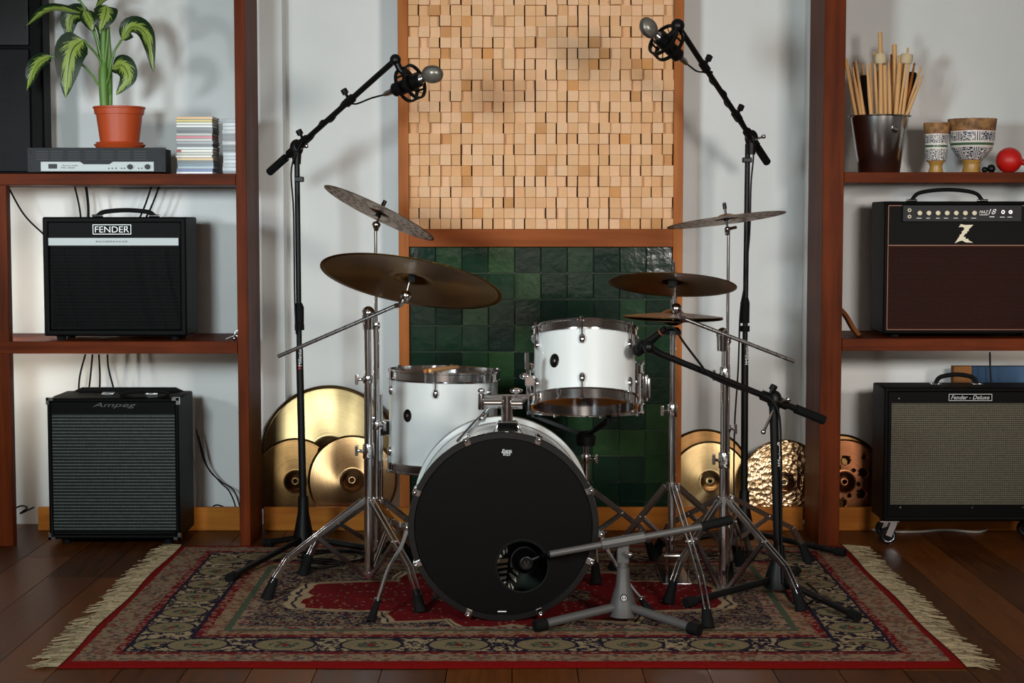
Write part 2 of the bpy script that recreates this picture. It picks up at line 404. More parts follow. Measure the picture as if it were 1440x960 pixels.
for j in range(nr):
    for i in range(nc):
        lev = rr.choice((0.000, 0.000, 0.006, 0.012, 0.016, 0.022, 0.030))
        wv = rr.choice((0.0, 0.0, 0.0, 0.004))
        sx = bw - 0.0012 - wv; szz = bw - 0.0012
        cx = IX0 + bw * (i + 0.5) - wv / 2; cz = ZR1 + bw * (j + 0.5); y0 = YP + 0.03 - lev
        if j < 12:
            key = (lev, wv)
            if key not in blk: blk[key] = MB().bb((-sx / 2, 0, -szz / 2), (sx / 2, 0.025 + lev, szz / 2)).mesh('wood_block', M['block'])
            share('wood_block', blk[key], bp, Vector((cx, y0, cz)) - bp.location)
        else: rest.bb((cx - sx / 2, y0, cz - szz / 2), (cx + sx / 2, YP + 0.055, cz + szz / 2))
o = rest.build('wood_blocks', M['block'], bp, None); o['kind'] = 'stuff'
tp = empty('tile_panel', ((IX0 + IX1) / 2, YP + 0.03, 0), 'panel of glossy dark green square tiles behind the drum kit', 'tile panel')
MB().bb((IX0, YP + 0.026, 0), (IX1, YP + .05, ZR0)).build('grout_bed', M['grout'], tp, None)
tw = (IX1 - IX0) / 10
tile_me = MB().bb((-tw / 2 + 0.0011, 0, -tw / 2 + 0.0011), (tw / 2 - 0.0011, 0.01, tw / 2 - 0.0011)).mesh('tile', M['tile'])
tb = tile_me
for j in range(11):
    zc = ZR0 - tw * (j + 0.5)
    if zc - tw / 2 < -0.001: break
    for i in range(10):
        o = share('tile', tb, tp, Vector((IX0 + tw * (i + 0.5), YP + 0.018 + rr.uniform(-.0012, .0012), zc)) - tp.location,
                  (rr.gauss(0, 0.012), 0, rr.gauss(0, 0.012)))
        md = o.modifiers.new('bevel', 'BEVEL'); md.width = 0.002; md.segments = 2

# ------------------------------------------------------------------ shelving units
Z1a, Z1b, Z2a, Z2b = at(300, 260, YF).z, at(300, 244, YF).z, at(300, 497, YF).z, at(300, 480, YF).z
sh = empty('shelving_unit', (-1.35, YF, 0), 'reddish wooden shelving holding the potted plant and two black amplifiers', 'shelf')
MB().bb((UL[0], YF, 0), (UL[1], YB - 0.012, 2.6)).build('upright', M['wood_z'], sh, bevel=0.002)
MB().bb((UFL[0], YF, 0), (UFL[1], YF + 0.045, Z1a - 0.001)).build('upright', M['wood_z'], sh, bevel=0.002)
MB().bb((-2.1, YF, Z1a), (UL[0] - .001, YW - 0.004, Z1b)).build('shelf_board', M['wood_x'], sh, bevel=0.002)
MB().bb((-2.1, YF - 0.002, Z2a), (UL[0] - .001, YW - 0.004, Z2b)).build('shelf_board', M['wood_x'], sh, bevel=0.002)
Z3a, Z3b, Z4a, Z4b = at(1300, 257, YF).z, at(1300, 242, YF).z, at(1300, 493, YF).z, at(1300, 476, YF).z
s2 = empty('shelving_unit', (1.55, YF, 0), 'reddish wooden shelving holding the bucket of drumsticks and two wide amplifiers', 'shelf')
MB().bb((UR[0] + 0.0, YF, 0), (UR[1], YB - 0.012, 2.6)).build('upright', M['wood_z'], s2, bevel=0.002)
MB().bb((UFR[0], YF, 0), (UFR[1], YF + 0.045, 2.6)).build('upright', M['wood_z'], s2, bevel=0.002)
MB().bb((UR[1] + .001, YF, Z3a), (2.1, YW - 0.004, Z3b)).build('shelf_board', M['wood_x'], s2, bevel=0.002)
MB().bb((UR[1] + .001, YF - 0.002, Z4a), (2.1, YW - 0.004, Z4b)).build('shelf_board', M['wood_x'], s2, bevel=0.002)
def bar_lamp(x, z0, z1, lab, y=YF + 0.06):
    r = empty('light_bar', (x, y, z0), lab, 'light bar')
    MB().bb((x - 0.012, y - 0.014, z0), (x + 0.012, y, z1)).build('housing', M['brush_alu'], r, None)
    MB().bb((x - 0.009, y, z0 + 0.01), (x + 0.009, y + 0.008, z1 - 0.01)).build('diffuser', M['led_side'], r, None)
bar_lamp(UFL[0] + 0.03, 0.44, Z2a - 0.005, 'warm light bar behind the post next to the silver lined amplifier')
bar_lamp(UFL[0] + 0.03, Z2b + 0.005, 1.0, 'warm light bar behind the post next to the amplifier with a white stripe')
bar_lamp(UFR[0] + 0.02, 0.42, Z4a - 0.005, 'warm light bar behind the post next to the blue box')

# ------------------------------------------------------------------ rug
RX0, RX1, RY0, RY1 = -1.16, 1.156, 4.262, 5.885
RW, RH, RT = (RX1 - RX0) / 2, (RY1 - RY0) / 2, 0.009
def rug_mat():
    t = NT('oriental_rug'); sep = t.n('ShaderNodeSeparateXYZ'); t.set(sep.inputs[0], t.coord()); X, Y = sep.outputs[0], sep.outputs[1]
    ax, ay = t.m_('ABSOLUTE', X), t.m_('ABSOLUTE', Y)
    wob = t.m_('MULTIPLY', t.m_('SUBTRACT', t.noise(t.coord(), 40, 2), 0.5), 0.012)
    dx = t.m_('ADD', t.m_('SUBTRACT', RW, ax), wob); dy = t.m_('ADD', t.m_('SUBTRACT', RH, ay), wob); d = t.m_('MINIMUM', dx, dy)
    # palette speckle
    def vor(scale, sxy=(1, 1, 1)):
        v = t.n('ShaderNodeTexVoronoi'); v.inputs['Scale'].default_value = scale; t.set(v.inputs['Vector'], t.coord(sxy)); return v
    v1 = vor(80); s1 = t.n('ShaderNodeSeparateColor'); t.set(s1.inputs[0], v1.outputs['Color'])
    warm = t.ramp(s1.outputs[0], [(0, '#a8907a'), (0.3, '#8e4a44'), (0.45, '#b49c84'), (0.62, '#3c3a4c'), (0.72, '#b0987c'), (0.84, '#5c6450'), (0.91, '#8e2020')], 'CONSTANT')
    v2 = vor(100); s2_ = t.n('ShaderNodeSeparateColor'); t.set(s2_.inputs[0], v2.outputs['Color'])
    navy = t.ramp(s2_.outputs[0], [(0, '#241f34'), (0.34, '#2c2540'), (0.5, '#a08a6c'), (0.62, '#5c3438'), (0.74, '#2a2438'), (0.86, '#8c8468'), (0.94, '#7a2424')], 'CONSTANT')
    # curling vines on the navy ground
    vin = t.noise(t.coord(), 46, 3, 0.6); vl = t.m_('LESS_THAN', t.m_('ABSOLUTE', t.m_('SUBTRACT', vin, 0.5)), 0.022)
    navy = t.mix(vl, navy, lin('#b09a7a'))
    v3 = vor(52); s3 = t.n('ShaderNodeSeparateColor'); t.set(s3.inputs[0], v3.outputs['Color'])
    flw = t.m_('MULTIPLY', t.m_('LESS_THAN', v3.outputs['Distance'], 0.27), t.m_('GREATER_THAN', s3.outputs[1], 0.4))
    red = t.mix(flw, lin('#7c0c13'), t.ramp(s3.outputs[0], [(0, '#a8946e'), (0.4, '#3a3448'), (0.6, '#b07468'), (0.8, '#7c8060')], 'CONSTANT'))
    # centre medallion with a lobed outline
    ang = t.m_('ARCTAN2', Y, X)
    e = t.m_('ADD', t.m_('POWER', t.m_('DIVIDE', ax, 0.70), 1.25), t.m_('POWER', t.m_('DIVIDE', ay, 0.42), 1.25))
    lob = t.m_('ADD', t.m_('MULTIPLY', t.m_('PINGPONG', t.m_('MULTIPLY', ang, 6.0 / math.pi), 0.5), 0.62), 0.84); lob = t.m_('ADD', lob, t.m_('MULTIPLY', t.m_('SUBTRACT', t.noise(t.coord(), 14, 2), 0.5), 0.10))
    e = t.m_('DIVIDE', e, lob)
    field = t.mix(t.m_('LESS_THAN', e, 1.085), navy, lin('#c8b490'))
    field = t.mix(t.m_('LESS_THAN', e, 1.05), field, lin('#3a3040')); field = t.mix(t.m_('LESS_THAN', e, 1.03), field, lin('#c4ac88'))
    field = t.mix(t.m_('LESS_THAN', e, 0.98), field, red)
    inner = t.m_('LESS_THAN', e, 0.30); field = t.mix(inner, field, navy)
    # oval medallions in the main border, spaced along each side
    def ovals(u, dd, period, hx):
        fu = t.m_('SUBTRACT', t.m_('FRACT', t.m_('DIVIDE', u, period)), 0.5); fu = t.m_('MULTIPLY', fu, period / hx)
        fv = t.m_('DIVIDE', t.m_('SUBTRACT', dd, 0.215), 0.062)
        return t.m_('SQRT', t.m_('ADD', t.m_('MULTIPLY', fu, fu), t.m_('MULTIPLY', fv, fv)))
    ox = ovals(t.m_('ADD', X, 10.0), dy, 0.232, 0.078); oy = ovals(t.m_('ADD', Y, 10.0), dx, 0.19, 0.058)
    side = t.m_('LESS_THAN', dx, dy); sel = t.n('ShaderNodeMix'); sel.data_type = 'FLOAT'
    t.set(sel.inputs[0], side); t.set(sel.inputs[2], ox); t.set(sel.inputs[3], oy); ov = sel.outputs[0]
    main = t.mix(t.m_('GREATER_THAN', t.noise(t.coord(), 55, 3, 0.65), 0.5), lin('#241f34'), lin('#c4b08c')); main = t.mix(t.m_('GREATER_THAN', ov, 1.9), main, t.mix(0.6, main, lin('#a89474')))
    main = t.mix(t.m_('LESS_THAN', ov, 1.12), main, lin('#2a2438')); main = t.mix(t.m_('LESS_THAN', ov, 1.0), main, lin('#9a8c6a'))
    main = t.mix(t.m_('MULTIPLY', t.m_('LESS_THAN', ov, 0.55), t.m_('GREATER_THAN', s2_.outputs[1], 0.4)), main, lin('#4e5a4c'))
    main = t.mix(t.m_('LESS_THAN', ov, 0.16), main, lin('#962420'))
    def band(col, lo, under):
        return t.mix(t.m_('LESS_THAN', d, lo), under, col)
    c = field
    c = band(t.mix(0.15, warm, lin('#8a7a64')), 0.42, c)
    c = band(lin('#5c6a54'), 0.385, c); c = band(t.mix(0.4, warm, lin('#a8845c')), 0.365, c)
    c = band(t.mix(t.m_('GREATER_THAN', s2_.outputs[2], 0.7), lin('#7e1a20'), lin('#a87c68')), 0.325, c); c = band(lin('#2a2236'), 0.298, c)
    c = band(main, 0.285, c)
    c = band(lin('#2a2236'), 0.147, c); c = band(t.mix(t.m_('GREATER_THAN', s2_.outputs[2], 0.7), lin('#7e1a20'), lin('#a87c68')), 0.138, c)
    c = band(t.mix(0.35, warm, lin('#9a8468')), 0.115, c)
    edge = t.m_('MAXIMUM', t.m_('LESS_THAN', dx, 0.03), t.m_('LESS_THAN', dy, 0.045))
    c = t.mix(edge, c, lin('#96100d'))
    n = t.noise(t.coord(), 420, 2); c = t.mix(1.0, c, t.ramp(n, [(0.3, '#8c8480'), (0.7, '#f0ece8')]), 'MULTIPLY')
    t.bump(n, 0.5, 0.003); return t.fin(c, 0.95, Specular_IOR_Level=0.1)
M['rug'] = rug_mat()
def fringe_mat():
    t = NT('fringe_wool'); gi = t.n('ShaderNodeNewGeometry'); return t.fin(t.ramp(gi.outputs['Random Per Island'], [(0, '#5c503c'), (1, '#9c8c6e')]), 0.95, Specular_IOR_Level=0.1)
M['fringe'] = fringe_mat()
rc = Vector(((RX0 + RX1) / 2, (RY0 + RY1) / 2, 0))
rug = empty('rug', rc, 'red and navy oriental rug with cream fringes under the drum kit', 'rug')
NX, NY = 90, 64; V = []; Fc = []
for j in range(NY + 1):
    for i in range(NX + 1):
        x, y = RX0 + (RX1 - RX0) * i / NX, RY0 + (RY1 - RY0) * j / NY
        xe = 0.004 * math.sin(y * 9) * (abs(x - rc.x) / RW) ** 6; ye = 0.004 * math.sin(x * 6) * (abs(y - rc.y) / RH) ** 6
        e = min(x - RX0, RX1 - x, y - RY0, RY1 - y)
        V.append((x + xe, y + ye, 0.002 if e < 1e-6 else RT))
for j in range(NY):
    for i in range(NX):
        a = j * (NX + 1) + i; Fc.append((a, a + 1, a + NX + 2, a + NX + 1))
MB().add(V, Fc).build('pile', M['rug'], rug, 60)
fm = MB()
for s in (-1, 1):
    n = 300
    for k in range(n):
        y = RY0 + (RY1 - RY0) * (k + rr.random()) / n; x = RX0 if s < 0 else RX1
        x += 0.004 * math.sin(y * 9) * s * s
        L = rr.uniform(0.04, 0.09); dy = rr.gauss(-0.014, 0.026); w = rr.uniform(.0014, .0028)
        P = [(x - s * 0.006, y, 0.006), (x + s * L * 0.45, y + dy * 0.3, 0.007), (x + s * L, y + dy, 0.002)]
        for q in range(2):
            a, b = P[q], P[q + 1]; w0, w1 = w, w * (0.9 if q == 0 else 0.5)
            fm.add([(a[0], a[1] - w0, a[2]), (b[0], b[1] - w1, b[2]), (b[0], b[1] + w1, b[2]), (a[0], a[1] + w0, a[2]),
                    (a[0], a[1], a[2] + 0.003), (b[0], b[1], b[2] + 0.002)], [(0, 1, 5, 4), (4, 5, 2, 3)])
o = fm.build('fringe', M['fringe'], rug, None); o['kind'] = 'stuff'

# ================================================================== AMPLIFIERS AND THINGS ON THE SHELVES
def px_m(Y): return Y / F
def amp_box(name, label, x0, x1, z0, z1, y0, y1, wt=0.02, face_in=0.012, feet=True, foot_h=0.016):
    """cabinet: hollow front frame + back body"""
    r = empty(name, ((x0 + x1) / 2, (y0 + y1) / 2, z0 - foot_h), label, 'amplifier')
    m = MB()
    m.bb((x0, y0, z0), (x0 + wt, y1, z1)).bb((x1 - wt, y0, z0), (x1, y1, z1))
    m.bb((x0 + wt, y0, z1 - wt), (x1 - wt, y1, z1)).bb((x0 + wt, y0, z0), (x1 - wt, y1, z0 + wt))
    # one closed sleeve instead of four boards
    m = MB(); o = [(x0, z0), (x1, z0), (x1, z1), (x0, z1)]; i = [(x0 + wt, z0 + wt), (x1 - wt, z0 + wt), (x1 - wt, z1 - wt), (x0 + wt, z1 - wt)]
    V = [(p[0], y, p[1]) for y in (y0, y1) for p in o] + [(p[0], y, p[1]) for y in (y0, y0 + face_in) for p in i]
    Fc = []
    for k in range(4):
        k2 = (k + 1) % 4
        Fc += [(k, k2, 4 + k2, 4 + k), (k, 8 + k, 8 + k2, k2), (8 + k, 12 + k, 12 + k2, 8 + k2)]
    Fc += [(4, 5, 6, 7), (12, 15, 14, 13)]
    m.add(V, Fc).build('cabinet', M['tolex'], r, 30, bevel=0.007)
    if feet:
        for sx in (x0 + 0.05, x1 - 0.05):
            for sy in (y0 + 0.04, y1 - 0.04):
                MB().lathe([(1e-4, 0), (0.014, 0), (0.018, foot_h), (1e-4, foot_h)], Matrix.Translation((sx, sy, z0 - foot_h)), 12).build('foot', M['rubber'], r)
    return r
def handle(parent, xc, z, y, L, rise, mat, capmat, r=0.008):
    pts = curve([(xc - L / 2, y, z + 0.004), (xc - L * 0.38, y, z + rise * 0.75), (xc, y, z + rise), (xc + L * 0.38, y, z + rise * 0.75), (xc + L / 2, y, z + 0.004)], 6)
    h = MB().tube(pts, r, 8).build('handle', mat, parent)
    for s in (-1, 1): MB().bb((xc + s * L / 2 - 0.018, y - 0.012, z), (xc + s * L / 2 + 0.018, y + 0.012, z + 0.009)).build('handle_end', capmat, h, bevel=0.003)
    return h
def frame_rect(parent, x0, x1, z0, z1, y, t, mat, name='piping', dep=0.003):
    m = MB(); o = [(x0, z0), (x1, z0), (x1, z1), (x0, z1)]; i = [(x0 + t, z0 + t), (x1 - t, z0 + t), (x1 - t, z1 - t), (x0 + t, z1 - t)]
    V = [(p[0], yy, p[1]) for yy in (y - dep, y) for p in o + i]; Fc = []
    for k in range(4):
        k2 = (k + 1) % 4
        Fc += [(k, 4 + k, 4 + k2, k2), (4 + k, 12 + k, 12 + k2, 4 + k2), (k2, 8 + k2, 8 + k, k), (8 + k, 8 + k2, 12 + k2, 12 + k)]
    return m.add(V, Fc).build(name, mat, parent, None)

# ---- combo amplifier with a white stripe (upper left)
Y0 = 5.93
a, b = at(59, 305, Y0), at(262, 471, Y0)
zt = a.z; zb = Z2b + 0.017; x0, x1 = a.x, at(262, 400, Y0).x
A = amp_box('guitar_amplifier', 'black guitar amplifier with a pale stripe across its front under the lettering', x0, x1, zb, zt, Y0, Y0 + 0.21)
MB().bb((x0 + 0.02, Y0 + 0.012, zb + 0.02), (x1 - 0.02, Y0 + 0.016, at(200, 346, Y0).z)).build('grille_cloth', M['grille_black'], A, None)
zs0, zs1 = at(160, 345, Y0).z, at(160, 334.5, Y0).z; xs0, xs1 = at(65.5, 340, Y0).x, at(250.5, 340, Y0).x
st = MB().bb((xs0, Y0 + 0.004, zs0), (xs1, Y0 + 0.012, zs1)).build('stripe', M['brush_alu'], A, None, label='pale brushed stripe')
MB().bb((x0 + 0.02, Y0 + 0.006, zs1), (x1 - 0.02, Y0 + 0.016, zt - 0.02)).build('front_panel', M['tolex'], A, None)
text('BASSBREAKER', st, M['dark_ink'], at(157.5, 339.5, Y0 + 0.004), 45 * px_m(Y0), 0.0055)
c = at(157.5, 322.5, Y0 + 0.004)
bd_ = frame_rect(A, c.x - 27 * px_m(Y0), c.x + 27 * px_m(Y0), c.z - 0.0172, c.z + 0.0172, Y0 + 0.005, 0.0022, M['silver_ink'], 'badge_frame')
text('FENDER', bd_, M['white_ink'], c, 48 * px_m(Y0), 0.021, name='badge_lettering')
MB().lathe([(1e-4, 0), (.0016, 0), (.0016, .002), (1e-4, .002)], Matrix.Translation(c + Vector((0.053, -.001, .010))) @ Matrix.Rotation(R(90), 4, 'X'), 8).build('badge_dot', M['white_ink'], bd_)
handle(A, at(169, 300, Y0).x, zt, Y0 + 0.09, 0.20, 0.024, M['rubber'], M['chrome'])

# ---- bass amplifier with silver lines (lower left)
Y0 = 5.915
x0, x1 = at(67.5, 660, Y0).x, at(252, 660, Y0).x; zb = 0.022; zt = at(160, 560, Y0).z
A = amp_box('bass_amplifier', 'tall black bass amplifier with thin silver lines on its grille, on the floor', x0, x1, zb, zt, Y0, Y0 + 0.27, 0.014, foot_h=0.022)
gz0, gz1 = zb + 0.03, at(160, 582, Y0).z
MB().bb((x0 + 0.014, Y0 + 0.008, gz0), (x1 - 0.014, Y0 + 0.014, gz1)).build('grille_cloth', M['grille_silver'], A, None)
fp = MB().bb((x0 + 0.014, Y0 + 0.006, gz1), (x1 - 0.014, Y0 + 0.014, zt - 0.014)).build('front_panel', M['tolex'], A, None)
text('Ampeg', fp, M.setdefault('faint', plain('faint_print', '#4c4c4a', .5)), at(161, 570, Y0 + 0.006), 62 * px_m(Y0), 0.020, shear=0.35)
for sx, sz in ((x0, zt), (x1, zt), (x0, zb), (x1, zb)):
    dx = 0.022 if sx == x0 else -0.022; dz = -0.022 if sz == zt else 0.022
    s = -1 if sx == x0 else 1; q = 1 if sz == zt else -1
    m = MB().bb((sx + s * 0.0025, Y0 - 0.0025, sz + q * .0025), (sx + dx, Y0 + 0.02, sz + q * .0005)).bb((sx + s * 0.0025, Y0 - 0.0025, sz + q * .0025), (sx + s * 0.0005, Y0 + 0.02, sz + dz))
    m.bb((sx + s * .0025, Y0 - 0.003, sz + q * .0025), (sx + dx, Y0 - .001, sz + dz * .35)).bb((sx + s * .0025, Y0 - 0.003, sz + q * .0025), (sx + dx * .35, Y0 - .001, sz + dz))
    m.build('corner_guard', M['steel'], A, None)
hh = MB().tube(curve([(at(150, 0, Y0).x, Y0 + .1, zt + .006), (at(172, 0, Y0).x, Y0 + .1, zt + .016), (at(207, 0, Y0).x, Y0 + .1, zt + .016), (at(222, 0, Y0).x, Y0 + .1, zt + .006)], 5), .009, 8).build('handle', M['rubber'], A)
for px in (152, 214): 
    x = at(px, 550, Y0 + .1).x; MB().bb((x - .022, Y0 + .087, zt), (x + .022, Y0 + .113, zt + .011)).build('handle_end', M['steel'], hh, bevel=.003)
cp = MB().prism([(-0.2, 0), (0.2, 0), (0.17, 0.014), (-0.17, 0.014)], 0.02, ((x0 + x1) / 2, Y0 + .26, zt)).build('control_hood', M['tolex'], A, None)

# ---- amplifier with oxblood grille (upper right)
Y0 = 5.935
x0 = at(1243, 380, Y0).x; x1 = x0 + 0.58; zt = at(1340, 283, Y0).z; zb = Z4b + 0.014
A = amp_box('guitar_amplifier', 'black guitar amplifier with oxblood grille and lightning shaped letter on it', x0, x1, zb, zt, Y0, Y0 + 0.22, 0.012, foot_h=0.013)
zg1 = at(1340, 345, Y0).z
MB().bb((x0 + .012, Y0 + .009, zb + .012), (x1 - .012, Y0 + .013, zg1)).build('grille_cloth', M['grille_oxblood'], A, None)
MB().bb((x0 + .012, Y0 + .007, zg1), (x1 - .012, Y0 + .013, zt - .012)).build('front_panel', M['tolex'], A, None)
M['piping'] = plain('piping_rust', '#7a4426', 0.5)
frame_rect(A, x0 + .013, x1 - .013, zb + .013, zt - .013, Y0 + .009, .003, M['piping'])
MB().bb((x0 + .013, Y0 + .004, zg1 - .002), (x1 - .013, Y0 + .009, zg1 + .002)).build('piping', M['piping'], A, None)
cz0, cz1 = at(1340, 312, Y0).z, at(1340, 288, Y0).z; cx0, cx1 = at(1269, 300, Y0).x, at(1437, 300, Y0).x
cpn = MB().bb((cx0, Y0 - .004, cz0), (cx1, Y0 + .008, cz1)).build('control_panel', M['charcoal'], A, bevel=.003)
u = px_m(Y0)
kn = MB().lathe([(1e-4, 0), (.0075, 0), (.0085, .003), (.008, .012), (.0065, .013), (1e-4, .013)], Matrix.Rotation(R(90), 4, 'X'), 16).mesh('knob', M['cream'], 40)
org_ = A.location
for k in range(7):
    p = at(1292.5 + 12.8 * k, 299.5, Y0 - .004); share('knob', kn, cpn, p - org_)
    MB().bb((p.x - .0085 + .002 * (k % 3), Y0 - .0046, p.z - .0185), (p.x + .0085 - .002 * (k % 2), Y0 - .004, p.z - .0165)).build('print_line', M['white_ink'], cpn, None)
jk = MB().lathe([(.0035, .0), (.0035, .006), (.0062, .006), (.0068, .004), (.0068, 0)], Matrix.Rotation(R(90), 4, 'X'), 14).mesh('jack', M['cream'], 40)
for py in (295.5, 304.5): share('input_jack', jk, cpn, at(1278.5, py, Y0 - .004) - org_)
tg = MB().lathe([(.003, .001), (.003, .005), (.0066, .005), (.0072, .003), (.0072, 0)], Matrix.Rotation(R(90), 4, 'X'), 14).mesh('switch', M['steel'], 40)
tl = MB().ball((0, -.007, .001), .0028).mesh('lever', M['chrome'], 40)
for px in (1410, 1420.5):
    p = at(px, 298, Y0 - .004); sw = share('toggle_switch', tg, cpn, p - org_); share('lever', tl, sw)
    MB().bb((p.x - .009, Y0 - .0046, p.z - .0185), (p.x + .007, Y0 - .004, p.z - .0165)).build('print_line', M['white_ink'], cpn, None)
text('MAZ', cpn, M['white_ink'], at(1383.5, 298, Y0 - .004), 13 * u, .0105, shear=.35)
text('18', cpn, M['white_ink'], at(1395.5, 297.5, Y0 - .004), 11 * u, .0185, shear=.35)
MB().bb((at(1391, 304, Y0).x, Y0 - .0046, at(0, 305.3, Y0).z), (at(1398, 304, Y0).x, Y0 - .004, at(0, 304.2, Y0).z)).build('print_line', M['white_ink'], cpn, None)
MB().bb((at(1377, 302, Y0).x, Y0 - .0046, at(0, 302.4, Y0).z), (at(1389, 302, Y0).x, Y0 - .004, at(0, 301.6, Y0).z)).build('print_line', M['white_ink'], cpn, None)
# lightning letter, outlined from the emblem (pixels of a 1440x623 enlargement)
zp = [(745, 350), (790, 360), (882, 358), (830, 410), (835, 425), (812, 432), (815, 450), (795, 455), (773, 490), (800, 490), (795, 510), (832, 512), (830, 525), (882, 553), (800, 550), (765, 530), (735, 535), (682, 560), (735, 480), (733, 465), (750, 462), (760, 440), (752, 432), (775, 420), (785, 395), (760, 380), (722, 385)]
P2 = [(1255 + x / 7.784, 270 + y / 7.784) for x, y in zp]
cx, cy = 1355, 328; o_ = at(cx, cy, Y0 + .006)
MB().prism([((x - cx) * u, (cy - y) * u) for x, y in reversed(P2)], .003, o_).build('emblem', M['cream'], A, None, label='cream lightning shaped letter Z')
handle(A, at(1342, 275, Y0).x, zt, Y0 + .1, 0.25, 0.042, M['rubber'], M['chrome'], .007)

# ---- wide amplifier on casters (lower right)
Y0 = 5.915
x0 = at(1243, 640, Y0).x; x1 = x0 + 0.6; zt = at(1340, 545, Y0).z; zb = at(1340, 733, Y0).z
A = amp_box('guitar_amplifier', 'wide black guitar amplifier with grey woven grille standing on casters', x0, x1, zb, zt, Y0, Y0 + 0.2, 0.016, feet=False, foot_h=zb)
gx0 = at(1253, 640, Y0).x; gz0, gz1 = at(1340, 709, Y0).z, at(1340, 567, Y0).z
MB().bb((x0 + .016, Y0 + .004, zb + .016), (x1 - .016, Y0 + .012, zt - .016)).build('front_panel', M['tolex'], A, None)
MB().bb((gx0, Y0 + .0005, gz0), (x1 - .025, Y0 + .004, gz1)).build('grille_cloth', M['grille_grey'], A, None)
c = at(1364.5, 558.5, Y0)
bd_ = MB().bb((c.x - 30 * u, Y0 + .0, c.z - .0115), (c.x + 30 * u, Y0 + .004, c.z + .0115)).build('badge', M['black_gloss'], A, None)
frame_rect(bd_, c.x - 30.5 * u, c.x + 30.5 * u, c.z - .012, c.z + .012, Y0 + .0005, .0018, M['silver_ink'], 'badge_frame')
text('Fender - Deluxe', bd_, M['silver_ink'], Vector((c.x, Y0, c.z)), 54 * u, .014, shear=.3)
sm = MB().lathe([(1e-4, .003), (.003, .003), (.0045, 0)], Matrix.Rotation(R(90), 4, 'X'), 12).mesh('screw', M['steel'], 40)
for px, py in ((1264, 560), (1266, 713), (1367, 713), (1438, 713)): share('screw', sm, A, at(px, py, Y0 + .004) - A.location)
handle(A, at(1354, 540, Y0).x, zt, Y0 + .09, .148, .038, M['rubber'], M['chrome'], .008)
def caster(x, y):
    cz = 0.030
    f = MB().bb((x - .03, y - .02, zb - .005), (x + .035, y + .02, zb))
    f.bar((x, y - .014, cz), (x + .02, y - .014, zb - .004), .022, .003, (1, 0, 0)).bar((x, y + .014, cz), (x + .02, y + .014, zb - .004), .022, .003, (1, 0, 0))
    c = f.build('caster', M['steel'], A, None)
    W = Matrix.Translation((x, y, cz)) @ Matrix.Rotation(R(90), 4, 'X')
    MB().lathe([(1e-4, -.01), (.02, -.01), (.024, -.012), (.029, -.008), (.029, .008), (.024, .012), (.02, .01), (1e-4, .01)], W, 24).build('wheel', M['rubber'], c)
    MB().lathe([(.019, .0125), (.0215, .0135), (.0215, -.0135), (.019, -.0125)], W, 24).build('wheel_rim', M['steel'], c)
caster(at(1251, 750, Y0).x, Y0 + .03); caster(x1 - .05, Y0 + .03); caster(x0 + .04, Y0 + .17); caster(x1 - .05, Y0 + .17)

# ---- blue box behind it
x0 = at(1341, 530, 6.19).x; zt = at(1341, 515, 6.19).z
B = empty('storage_box', (x0 + .2, 6.21, .087), 'blue box with a tan end standing behind the wide amplifier', 'box')
MB().bb((x0 + .068, 6.192, .087), (x0 + .42, 6.232, zt)).build('body', M['blue_board'], B, bevel=.003)
MB().bb((x0, 6.1915, .087), (x0 + .067, 6.2325, zt + .0005)).build('end_cover', M['tan_board'], B, bevel=.003, label='tan end')

# ---- black loudspeaker
Y0 = 6.14; x1 = at(60, 150, Y0).x; x0 = x1 - .36
S = empty('loudspeaker', ((x0 + x1) / 2, 6.2, Z1b), 'tall black loudspeaker behind the plant leaves', 'loudspeaker')
MB().bb((x0, Y0 + .012, Z1b), (x1, 6.26, Z1b + .85)).build('cabinet', M['tolex'], S, bevel=.01)
MB().bb((x0 + .012, Y0, Z1b + .012), (x1 - .045, Y0 + .012, Z1b + .45)).build('grille', M['hex_grille'], S, bevel=.004)
MB().bb((x0 + .012, Y0, Z1b + .46), (x1 - .045, Y0 + .012, Z1b + .83)).build('horn_plate', M['black_plastic'], S, bevel=.004)

# ---- rack power amplifier
Y0 = 5.925; u = px_m(Y0)
x0, x1 = at(38.5, 225, Y0).x, at(233, 225, Y0).x; z0, z1 = Z1b + .006, Z1b + .006 + 34 * u
P = empty('power_amplifier', ((x0 + x1) / 2, Y0 + .1, Z1b), 'flat dark rack power amplifier under the terracotta plant pot', 'power amplifier')
MB().bb((x0 + .022, Y0 + .004, z0), (x1 - .022, Y0 + .205, z1)).build('chassis', M['charcoal'], P, bevel=.002)
fc = MB().bb((x0, Y0, z0), (x1, Y0 + .004, z1)).build('face_plate', M['charcoal'], P, bevel=.001)
for px in (57, 78, 102, 126, 149, 172, 195):
    for k in range(4):
        p = at(px + 2, 213.0 + k * 3.6, Y0); MB().bb((p.x - 8.5 * u, Y0 - .0006, p.z - .0022), (p.x + 8.5 * u, Y0 + .001, p.z + .0018)).build('vent_slot', M['black_plastic'], fc, None)
pp = [(58, 240.5), (58, 227.5), (113, 227.5), (118, 231), (154, 231), (159, 227.5), (216, 227.5), (216, 240.5)]
o_ = at(137, 234, Y0)
pl = MB().prism([((x - 137) * u, (234 - y) * u) for x, y in reversed(pp)], .002, o_).build('control_plate', M['brush_alu'], P, None, label='light metal control plate')
MB().bb((at(64, 0, Y0).x, Y0 - .005, at(0, 237, Y0).z), (at(76, 0, Y0).x, Y0 - .002, at(0, 230.5, Y0).z)).build('power_switch', M['black_plastic'], pl, bevel=.001)
for px in (183, 207.5):
    MB().lathe([(1e-4, .012), (.008, .012), (.0095, .001), (.0095, 0)], Matrix.Translation(at(px, 234.5, Y0 - .002)) @ Matrix.Rotation(R(90), 4, 'X'), 18).build('knob', M['black_plastic'], pl)
